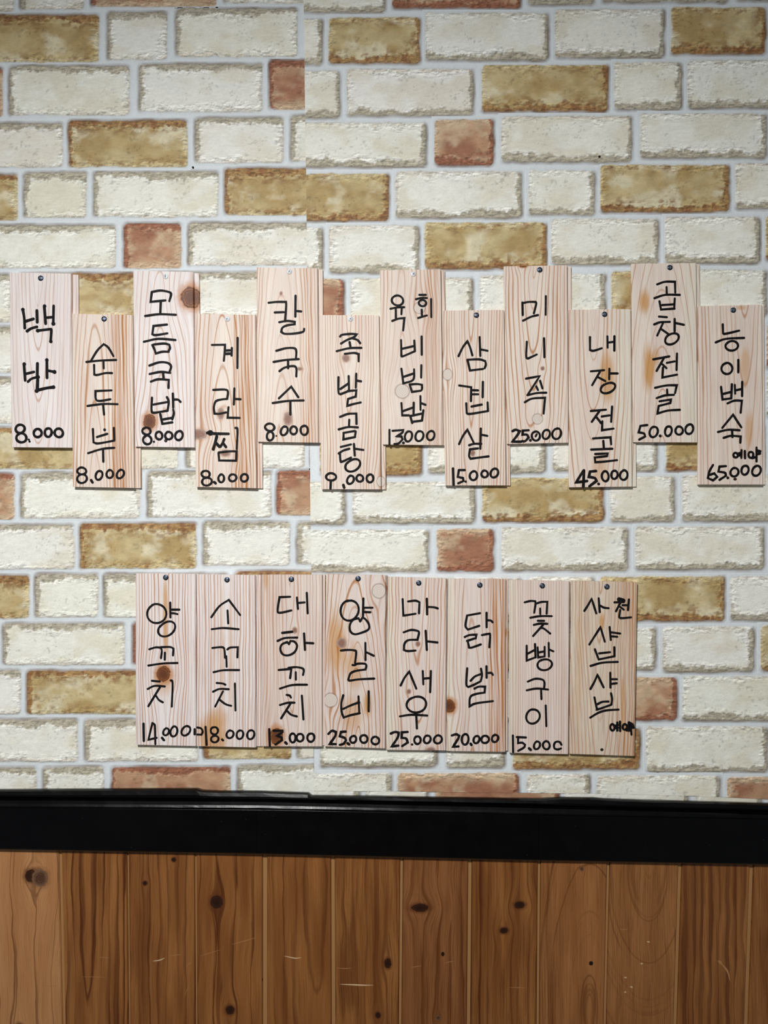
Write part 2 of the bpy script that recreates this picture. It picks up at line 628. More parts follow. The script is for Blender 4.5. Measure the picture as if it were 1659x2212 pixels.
LEFT = """
c -160 -75 30 26;c 44 -78 182 21;r 197 -82 468 15;c 484 -90 700 8
g -170 32 215 135;c 232 26 362 130;c 380 18 643 124
r -120 147 7 255;c 20 142 281 250;c 300 138 567 243;r 582 130 720 238
c -160 266 137 363;g 148 260 406 362;c 421 254 613 353;c 628 249 760 350
g -160 376 39 477;c 51 372 188 471;c 202 370 473 470;g 485 363 740 466
c -130 486 251 580;r 267 482 392 580;c 407 481 720 574
c -160 592 25 697;g 42 590 302 688;c 318 588 610 682;c 625 586 760 680
c -130 704 140 806;c 155 702 420 804;g 435 700 640 802
c -160 815 70 915;c 85 812 350 912;r 365 812 480 912;c 495 810 720 910
g -150 922 270 1014;c 284 918 386 1014;c 402 916 658 1012;c 671 914 760 1012
r -140 1022 33 1123;c 45 1021 303 1120;c 319 1018 587 1118;r 597 1015 760 1114
c -150 1133 161 1230;g 172 1130 426 1229;c 439 1126 627 1222;c 641 1127 780 1220
g -140 1243 65 1336;c 76 1239 213 1334;c 224 1239 492 1334;g 508 1233 760 1330
c 6 1346 271 1437;r 287 1344 405 1437;c 420 1344 760 1434;c -200 1348 -10 1440
c -160 1447 46 1543;g 58 1448 320 1543;c 336 1446 600 1540;c 614 1446 780 1540
c -150 1553 169 1646;c 183 1553 430 1646;g 440 1552 630 1640;c 642 1552 780 1638
c -150 1657 79 1752;c 93 1656 226 1752;r 241 1656 499 1752;c 513 1652 760 1748
"""
RIGHT = """
c 560 -70 832 28;r 846 -82 1124 19;c 1140 -82 1283 11;c 1300 -92 1572 6;c 1590 -98 1720 2
c 520 40 696 141;g 709 37 908 138;c 919 27 1184 131;c 1198 20 1435 126;g 1449 15 1654 118;c 1670 12 1870 115
c 560 152 734 256;c 749 148 1023 251;g 1040 140 1314 242;c 1326 134 1472 238;c 1485 130 1752 234
c 500 265 921 361;r 938 257 1066 358;c 1082 250 1364 351;c 1382 245 1656 342;r 1672 243 1800 340
g 560 375 840 478;c 854 370 1127 471;c 1141 367 1285 465;g 1296 355 1576 459;c 1588 352 1850 452
c 530 490 697 586;c 710 487 905 590;g 917 480 1181 582;c 1190 472 1422 572;c 1436 468 1641 569;g 1653 465 1850 562
r 600 602 743 702;c 757 599 1021 702;c 1036 594 1150 700;c 1165 591 1308 692;g 1320 585 1450 686;c 1465 582 1656 684;c 1670 580 1850 680
c 560 715 900 812;g 915 712 1180 808;c 1195 708 1460 806;c 1475 700 1640 800;r 1655 696 1800 796
g 560 822 740 912;c 755 820 1010 910;r 1025 818 1150 908;c 1165 816 1440 906;c 1455 812 1640 905;c 1655 808 1850 900
g 690 922 911 1027;c 924 922 1178 1022;c 1193 917 1420 1018;g 1437 915 1650 1017;c 1664 912 1850 1014
c 540 1040 747 1133;c 761 1040 1026 1131;g 1041 1031 1304 1128;c 1317 1028 1458 1128;c 1473 1027 1730 1126
c 560 1144 927 1236;r 943 1141 1067 1235;c 1083 1138 1357 1233;c 1372 1137 1650 1231;r 1664 1135 1790 1229
g 560 1248 845 1344;c 860 1247 1125 1343;c 1140 1246 1282 1342;g 1296 1244 1565 1342;c 1577 1244 1850 1340
c 540 1356 700 1450;c 715 1356 910 1452;g 925 1355 1180 1450;c 1190 1355 1417 1448;c 1430 1353 1629 1452;g 1642 1350 1850 1450
c 560 1464 850 1560;c 865 1464 1130 1558;c 1146 1464 1320 1558;r 1335 1462 1462 1557;c 1473 1460 1800 1557
c 691 1566 945 1657;c 962 1570 1090 1659;g 1107 1570 1382 1662;c 1395 1568 1658 1668;c 1673 1568 1850 1668
c 540 1670 846 1765;r 859 1669 1121 1765;c 1138 1672 1274 1768;c 1288 1674 1556 1770;r 1570 1677 1800 1774
"""
PATCH = "c 560 1680 776 1764;c 789 1680 926 1764;r 939 1680 1207 1764;c 1219 1680 1487 1764;c 1501 1680 1645 1764;r 1658 1690 1900 1770"
seed = 3
for kind, txt in (('left', LEFT), ('right', RIGHT), ('patch', PATCH)):
    for row in txt.strip().split('\n'):
        for it in row.split(';'):
            c_, *n_ = it.split()
            brick(kind, c_, *map(float, n_), seed)
            seed += 1
# the same paper goes on beyond the frame on every side
rnd = random.Random(8)
for j in range(16):
    y = 30 + j * 107.5
    for xx in ((-410, -185),):
        brick('left', rnd.choice('cccgcr'), xx[0], y, xx[1], y + 97, seed, False)
        seed += 1
    if y < 1640:
        brick('right', rnd.choice('cccgcr'), 1895, y - 14, 2070, y + 84, seed, False)
        seed += 1
for j in range(2):
    y = -205 - j * 107
    x = -400 + 70 * j
    while x < 2000:
        ww = rnd.choice((130, 262, 262, 200))
        brick('left' if x + ww / 2 < 652 else 'right', rnd.choice('ccccgr'), x, y, x + ww, y + 97, seed, False)
        seed += 1
        x += ww + 15


# ------------------------------------------------------------------ panelled lower wall
TB = ([-500, 0, 560, 1110, 1659, 2200], [1824, 1833.5, 1843.5, 1856.5, 1866.5, 1878])       # lower edge of the black rail
PK_T = 0.0095
RAIL_D = 0.020
k_pk = S * (D - PK_T) / D


def rail_bottom_z(px):
    return PX(0, np.interp(px, *TB), RAIL_D)[1]


xa, _ = PX(XL, 0, 0)
xb, _ = PX(XR, 0, 0)
v, f = box(xa, xb, -0.0025, -0.0004, 0.0, rail_bottom_z(XR) - 0.02)
low = obj('wall_lower', v, f, simple('panel_backing', lin(60, 38, 22), 0.8, 0.2), (0, -0.0025, 0), None, True)
low['kind'] = 'structure'

# left edge top / bottom (photo px at the rail / at the frame's lower edge), strip width, grain
PLANKS = [
    (-293, -270, 9, dict(u0=40, freq=0.05, slope=0.03)),
    (-150, -132, 9, dict(u0=90, freq=0.06, slope=-0.02)),
    (-13, 0, 7, dict(u0=150, freq=0.022, d0=4, slope=0.012, wob=7, strength=0.75, fine=0.28, tint=(lin(176, 122, 76), lin(190, 138, 92)),
                     knots=((80, 47, 13, 14, 'dark'), (100, 52, 18, 20, 'pink'), (55, 376, 9, 10, 'dark')))),
    (133, 141, 4, dict(u0=58, freq=0.062, d0=2, slope=0.05, strength=1.0, fine=0.35)),
    (277.5, 281, 4, dict(u0=95, freq=0.05, d0=6, slope=0.01, strength=0.7, fine=0.45, dens=(20, 55, 0.5),
                         knots=((36, 63, 5, 5, 'dark'), (98, 12, 5, 5, 'dark')))),
    (424, 426, 10, dict(u0=-40, freq=0.026, slope=0.015, d0=14, wob=4, strength=1.0, fine=0.4,
                        knots=((44, 104, 14, 15, 'dark'), (73, 337, 10, 10, 'dark'), (146, 272, 4.5, 6, 'hole')))),
    (577, 577, 9, dict(u0=103, freq=0.042, d0=0, slope=0.07, wob=5, strength=0.85, fine=0.35)),
    (723.5, 725, 7, dict(u0=30, freq=0.05, d0=30, slope=0.01, strength=0.7, fine=0.7, knots=((114, 236, 8, 11, 'dark'), (93, 348, 6, 7, 'dark')))),
    (871.5, 868, 9, dict(u0=100, freq=0.04, d0=5, slope=-0.02, strength=0.75, fine=0.6, tint=(lin(126, 78, 42), lin(150, 98, 58)),
                         knots=((36, 116, 19, 9, 'dark'), (85, 216, 4, 5, 'hole'), (75, 354, 6, 6, 'pink')),)),
    (1020.5, 1017, 7, dict(u0=160, freq=0.06, d0=20, slope=0.01, strength=0.75, fine=0.6, dens=(4, 24, 0.6),
                           knots=((102, 110, 12, 8, 'dark'), (68, 165, 9, 7, 'dark')))),
    (1169, 1166, 7, dict(u0=104, freq=0.03, d0=88, slope=-0.26, wob=3, strength=0.6, fine=0.5, tint=(lin(146, 94, 52), lin(166, 112, 66)), dens=(0, 30, 0.4),
                         knots=((88, 32, 5, 5, 'pink'), (108, 236, 5, 5, 'hole')))),
    (1319, 1311, 9, dict(u0=82, freq=0.026, d0=-12, slope=0.40, wob=4, strength=0.4, fine=0.6, tint=(lin(142, 92, 50), lin(162, 110, 64)))),
    (1475.5, 1464, 10, dict(u0=-60, freq=0.055, d0=8, slope=0.02, strength=0.8, fine=0.6)),
    (1631, 1618, 9, dict(u0=20, freq=0.05, d0=8, slope=0.02, strength=0.8, fine=0.6)),
    (1782, 1768, 9, dict(u0=60, freq=0.05, d0=8, slope=0.04, strength=0.8, fine=0.5)),
    (1930, 1916, 9, dict(u0=60, freq=0.05, d0=8, slope=-0.04, strength=0.8, fine=0.5)),
]
M_strip = simple('bare_groove_wood', lin(168, 124, 78), 0.5, 0.3, 0, 300, 0.0003)
plank_objs = []
for i, (xt, xbm, sw, kw) in enumerate(PLANKS):
    nt = PLANKS[i + 1][0] if i + 1 < len(PLANKS) else xt + 148
    nb = PLANKS[i + 1][1] if i + 1 < len(PLANKS) else xbm + 148
    zt_ = rail_bottom_z(xt + 70) - 0.0004
    y1840 = 1840.0

    def edge(x_top, x_bot, z):
        # straight line through the two measured points, carried on down to the floor
        _, za = PX(0, 1840, PK_T)
        _, zb = PX(0, 2212, PK_T)
        a_, b_ = PX(x_top, 0, PK_T)[0], PX(x_bot, 0, PK_T)[0]
        t_ = (za - z) / (za - zb)
        t_ = min(t_, 1.6)
        return a_ + (b_ - a_) * t_
    prof = []     # (0 = left edge .. offsets in metres from left / from strip), depth
    z0, z1 = zt_, 0.002
    rows = []
    for z in (z0, ZC - 0.9, z1):
        xl_ = edge(xt, xbm, z)
        xr_ = edge(nt - 0.8, nb - 0.8, z)
        xs_ = edge(nt - sw, nb - sw, z)
        bv = 0.0012
        rows.append([(xl_, 0.003, z), (xl_, PK_T - bv, z), (xl_ + bv * 0.7, PK_T, z), (xs_ - bv, PK_T, z), (xs_, PK_T - bv * 1.3, z),
                     (xs_ + 0.0003, PK_T - 0.0032, z), (xr_, PK_T - 0.0034, z), (xr_, 0.003, z)])
    vs_ = [(a, -b, c) for r_ in rows for (a, b, c) in r_]
    n_ = 8
    fs = [(r * n_ + q_, r * n_ + (q_ + 1) % n_, (r + 1) * n_ + (q_ + 1) % n_, (r + 1) * n_ + q_) for r in range(2) for q_ in range(n_)]
    fs += [tuple(range(n_)), tuple(range(2 * n_, 3 * n_))]
    org = (edge(xt, xbm, z0), -PK_T, PX(0, 1845, PK_T)[1])
    kw = dict(kw)
    mt = wood('varnished_panel_wood', BROWN, i + 21, k_pk, **kw)
    o = obj('plank', vs_, fs, mt, org, low, True)
    o.data.materials.append(M_strip)
    for pl in o.data.polygons:
        cx_ = np.mean([o.data.vertices[q_].co.y + org[1] for q_ in pl.vertices])
        if abs(pl.normal.y) > 0.9 and -PK_T + 0.0025 < cx_ < -PK_T + 0.0045:
            pl.material_index = 1
    plank_objs.append(o)


# ------------------------------------------------------------------ black rail between paper and panelling
TT = ([-500, 0, 300, 420, 432, 470, 560, 664, 672, 820, 930, 1100, 1170, 1215, 1290, 1312, 1400, 1659, 2200],
      [1712, 1711, 1709, 1708.5, 1712, 1714, 1714.5, 1718, 1724, 1725.5, 1727.5, 1730, 1731, 1728, 1729, 1731, 1734, 1741, 1756])
TG = ([-500, 0, 560, 1110, 1659, 2200], [1722, 1726.5, 1730, 1742.5, 1757, 1770])
TF = ([-500, 0, 560, 1110, 1659, 2200], [1738, 1742, 1746, 1757, 1766.5, 1778])


def loft(name, rowsf, xs, mat, parent, label=None):
    """rowsf(px) -> list of (py, depth) around a closed section"""
    secs = [rowsf(x_) for x_ in xs]
    n_ = len(secs[0])
    vs_ = [P(x_, py, dp, plane=0.019) for x_, sec in zip(xs, secs) for (py, dp) in sec]
    fs = [(r * n_ + q_, r * n_ + (q_ + 1) % n_, (r + 1) * n_ + (q_ + 1) % n_, (r + 1) * n_ + q_) for r in range(len(xs) - 1) for q_ in range(n_)]
    fs += [tuple(range(n_)), tuple(range((len(xs) - 1) * n_, len(xs) * n_))]
    o = obj(name, vs_, fs, mat, P((xs[0] + xs[-1]) / 2, secs[0][-1][0], 0.012, plane=0.019), parent, True)
    if label:
        o['label'] = label
    return o


rail = bpy.data.objects.new('trim_1', None)
C.objects.link(rail)
place(rail, P(CX, 1800, 0.0), None)
rail['kind'] = 'structure'
xs_all = sorted(set(list(np.linspace(XL, XR, 90)) + TT[0][1:-1]))


def ripple(x_, a, s_):
    return float(a * (vn(np.array(x_ / 23.0), np.array(0.0), s_) - 0.5))


loft('cap_moulding', lambda x_: [(np.interp(x_, *TT) + 3, 0.0014), (np.interp(x_, *TT) + ripple(x_, 1.0, 4), 0.010), (np.interp(x_, *TT) + 1.6 + ripple(x_, 1.0, 4), 0.0145),
                                 (np.interp(x_, *TT) * 0.5 + np.interp(x_, *TG) * 0.5, 0.0165), (np.interp(x_, *TG) - 3, 0.0155),
                                 (np.interp(x_, *TG) + 0.4, 0.0125), (np.interp(x_, *TG) + 0.4, 0.0014)], xs_all, M_black, rail,
     'rounded black cap moulding along the top of the rail')
loft('ledge_moulding', lambda x_: [(np.interp(x_, *TG) + 0.8, 0.0014), (np.interp(x_, *TG) + 0.8, 0.0125), (np.interp(x_, *TG) + 2.4, 0.0190),
                                   (np.interp(x_, *TF) - 7, 0.0205), (np.interp(x_, *TF) - 3 + ripple(x_, 1.2, 9), 0.0222), (np.interp(x_, *TF) - 0.2, 0.0224),
                                   (np.interp(x_, *TF) + 1.4, 0.0205), (np.interp(x_, *TF) + 1.4, 0.0014)], xs_all, M_black, rail,
     'stepped black ledge moulding with a glossy lip')
for a, b_ in ((XL, 555.0), (555.5, 1163.0), (1163.9, XR)):
    xs = np.linspace(a, b_, 26)
    loft('rail_board', lambda x_: [(np.interp(x_, *TF) + 1.8, 0.0014), (np.interp(x_, *TF) + 1.8, 0.0194), (np.interp(x_, *TF) + 3.2, 0.0200), (np.interp(x_, *TB) - 2.4, 0.0200),
                                   (np.interp(x_, *TB), 0.0192), (np.interp(x_, *TB), 0.0014)], xs, M_black, rail)
loft('under_edge', lambda x_: [(np.interp(x_, *TB) + 0.2, 0.0104), (np.interp(x_, *TB) + 0.2, 0.0186), (np.interp(x_, *TB) + 2.2, 0.0182), (np.interp(x_, *TB) + 2.2, 0.0104)],
     xs_all, simple('raw_underside_wood', lin(62, 44, 26), 0.8, 0.2), rail, 'unpainted brown lower edge of the black rail')


# ------------------------------------------------------------------ ribbons (marker strokes, scratches)
def smooth_poly(pts):
    pts = [np.array(p_, float) for p_ in pts]
    if len(pts) < 3:
        return pts
    out, start = [], 0
    cuts = [0]
    for i in range(1, len(pts) - 1):
        a, b_ = pts[i] - pts[i - 1], pts[i + 1] - pts[i]
        ca = np.dot(a, b_) / (np.linalg.norm(a) * np.linalg.norm(b_) + 1e-9)
        if ca < 0.45:
            cuts.append(i)
    cuts.append(len(pts) - 1)
    for s0, s1 in zip(cuts[:-1], cuts[1:]):
        seg = pts[s0:s1 + 1]
        ext = [2 * seg[0] - seg[1]] + seg + [2 * seg[-1] - seg[-2]]
        for i in range(1, len(ext) - 2):
            p0, p1, p2, p3 = ext[i - 1:i + 3]
            for t in np.linspace(0, 1, 5)[:-1]:
                out.append(0.5 * ((2 * p1) + (p2 - p0) * t + (2 * p0 - 5 * p1 + 4 * p2 - p3) * t * t + (3 * p1 - p0 - 3 * p2 + p3) * t ** 3))
    out.append(pts[-1])
    return out


def ribbon(polys, width, dep, lift, seed_=0, taper=False):
    """polys: list of (pts px, width scale); one clean round-ended strip per stroke, each a hair above the one before"""
    vs_, fs = [], []
    rr = random.Random(seed_)
    for k, (pts, ws) in enumerate(polys):
        q = [np.array(pts[0], float)]
        for p_ in pts[1:]:
            if np.hypot(*(np.array(p_) - q[-1])) > 0.25:
                q.append(np.array(p_, float))
        if len(q) == 1:
            q.append(q[0] + np.array([0.3, 0.0]))
        if taper:
            d_ = np.array([0] + list(np.cumsum([np.hypot(*(q[i + 1] - q[i])) for i in range(len(q) - 1)])))
            tt = np.linspace(0, d_[-1], max(8, len(q)))
            q = [np.array([np.interp(t, d_, [p_[0] for p_ in q]), np.interp(t, d_, [p_[1] for p_ in q])]) for t in tt]
        n_ = len(q)
        ph = rr.random() * 10
        dirs = [(q[i + 1] - q[i]) / np.hypot(*(q[i + 1] - q[i])) for i in range(n_ - 1)]
        left, right = [], []
        top = dep + lift + k * 0.000006
        for i in range(n_):
            w_ = width * ws * 0.5 * (1 + 0.07 * math.sin(ph + i * 0.7))
            if taper:
                w_ *= 0.12 + 0.88 * math.sin(math.pi * i / (n_ - 1)) ** 0.7
            d0, d1 = dirs[max(i - 1, 0)], dirs[min(i, n_ - 2)]
            t = d0 + d1
            ln_ = np.hypot(*t)
            t = t / ln_ if ln_ > 1e-6 else d1
            nr = np.array([-t[1], t[0]])
            cs = max(abs(np.dot(nr, np.array([-d1[1], d1[0]]))), 0.62)
            dp = top + 0.00002 * i / n_
            left.append((q[i] + nr * w_ / cs, dp))
            right.append((q[i] - nr * w_ / cs, dp))
            if i == 0:
                w0 = w_
        w1 = w_
        capn = 0 if taper else 6
        loop_s = [(q[0] + w0 * np.array([math.cos(a_), math.sin(a_)]), top) for a_ in
                  [math.atan2(-dirs[0][0], dirs[0][1]) - math.pi * j / capn for j in range(1, capn)]] if capn else []
        loop_e = [(q[-1] + w1 * np.array([math.cos(a_), math.sin(a_)]), top + 0.00002) for a_ in
                  [math.atan2(dirs[-1][0], -dirs[-1][1]) - math.pi * j / capn for j in range(1, capn)]] if capn else []
        base = len(vs_)
        for p_, dp in left + right + loop_s + loop_e:
            vs_.append(P(p_[0], p_[1], dp, plane=dep))
        for i in range(n_ - 1):
            fs.append((base + i, base + i + 1, base + n_ + i + 1, base + n_ + i))
        if capn:
            ls = [base + 2 * n_ + j for j in range(len(loop_s))]
            le = [base + 2 * n_ + len(loop_s) + j for j in range(len(loop_e))]
            fs.append(tuple([base + n_] + ls[::1] + [base]))
            fs.append(tuple([base + n_ - 1] + le + [base + 2 * n_ - 1]))
    # every face looks out of the wall
    out = []
    for f_ in fs:
        pp = [np.array(vs_[j]) for j in f_]
        nrm = sum(np.cross(pp[j] - pp[0], pp[j + 1] - pp[0]) for j in range(1, len(pp) - 1))
        out.append(f_ if nrm[1] < 0 else tuple(reversed(f_)))
    return vs_, out


F1, F2, F3 = 420 / 1659.0, 280 / 1659.0, 290 / 1659.0
TILES = {'A': (0, 570, F1), 'B': (400, 570, F1), 'C': (800, 570, F1), 'D': (1239, 570, F1),
         'E': (0, 820, F1), 'F': (400, 820, F1), 'G': (800, 820, F1), 'H': (1239, 820, F1),
         'a': (280, 1230, F2), 'b': (280, 1430, F2), 'c': (555, 1230, F2), 'd': (555, 1430, F2),
         'e': (830, 1230, F2), 'f': (830, 1430, F2), 'g': (1100, 1240, F3), 'h': (1100, 1440, F3)}


def parse(txt):
    """';'-separated strokes; 'o cx cy rx ry [tilt]' loop, '* x y r' dot, 'w k x,y ...' stroke k times as wide"""
    out = []
    for blk in txt.split('|'):
        blk = blk.strip()
        if not blk:
            continue
        ox, oy, fz = TILES[blk[0]]
        for s_ in blk[1:].split(';'):
            s_ = s_.strip()
            if not s_:
                continue
            ws = 1.0
            tk = s_.split()
            if tk[0] == 'o':
                cx_, cy_, rx, ry, *tl = map(float, tk[1:])
                tl = math.radians(tl[0]) if tl else 0
                pts = []
                for i in range(25):
                    a = -math.pi / 2 - 0.5 + i / 24 * (2 * math.pi + 0.12)
                    g_ = 1 + 0.035 * math.sin(2.3 * a + cx_)
                    ex, ey = rx * math.cos(a) * g_, ry * math.sin(a) * g_
                    pts.append((cx_ + ex * math.cos(tl) - ey * math.sin(tl), cy_ + ex * math.sin(tl) + ey * math.cos(tl)))
            elif tk[0] == '*':
                x_, y_, r_ = map(float, tk[1:])
                pts = [(x_, y_), (x_ + 1, y_ + 1)]
                ws = -r_ * fz * 2
            else:
                if tk[0] == 'w':
                    ws = float(tk[1])
                    tk = tk[2:]
                pts = smooth_poly([tuple(map(float, q_.split(','))) for q_ in tk])
            out.append(([(ox + p_[0] * fz, oy + p_[1] * fz) for p_ in pts], ws))
    return out


# ------------------------------------------------------------------ menu boards
BT = 0.0100                 # board thickness
PXM = S                     # metres per px, used for section offsets
k_bd = S * (D - BT) / D
LAV = (lin(238, 228, 226), lin(245, 238, 236))
CRM = (lin(234, 217, 205), lin(242, 230, 217))
PNK = (lin(230, 213, 205), lin(238, 226, 217))

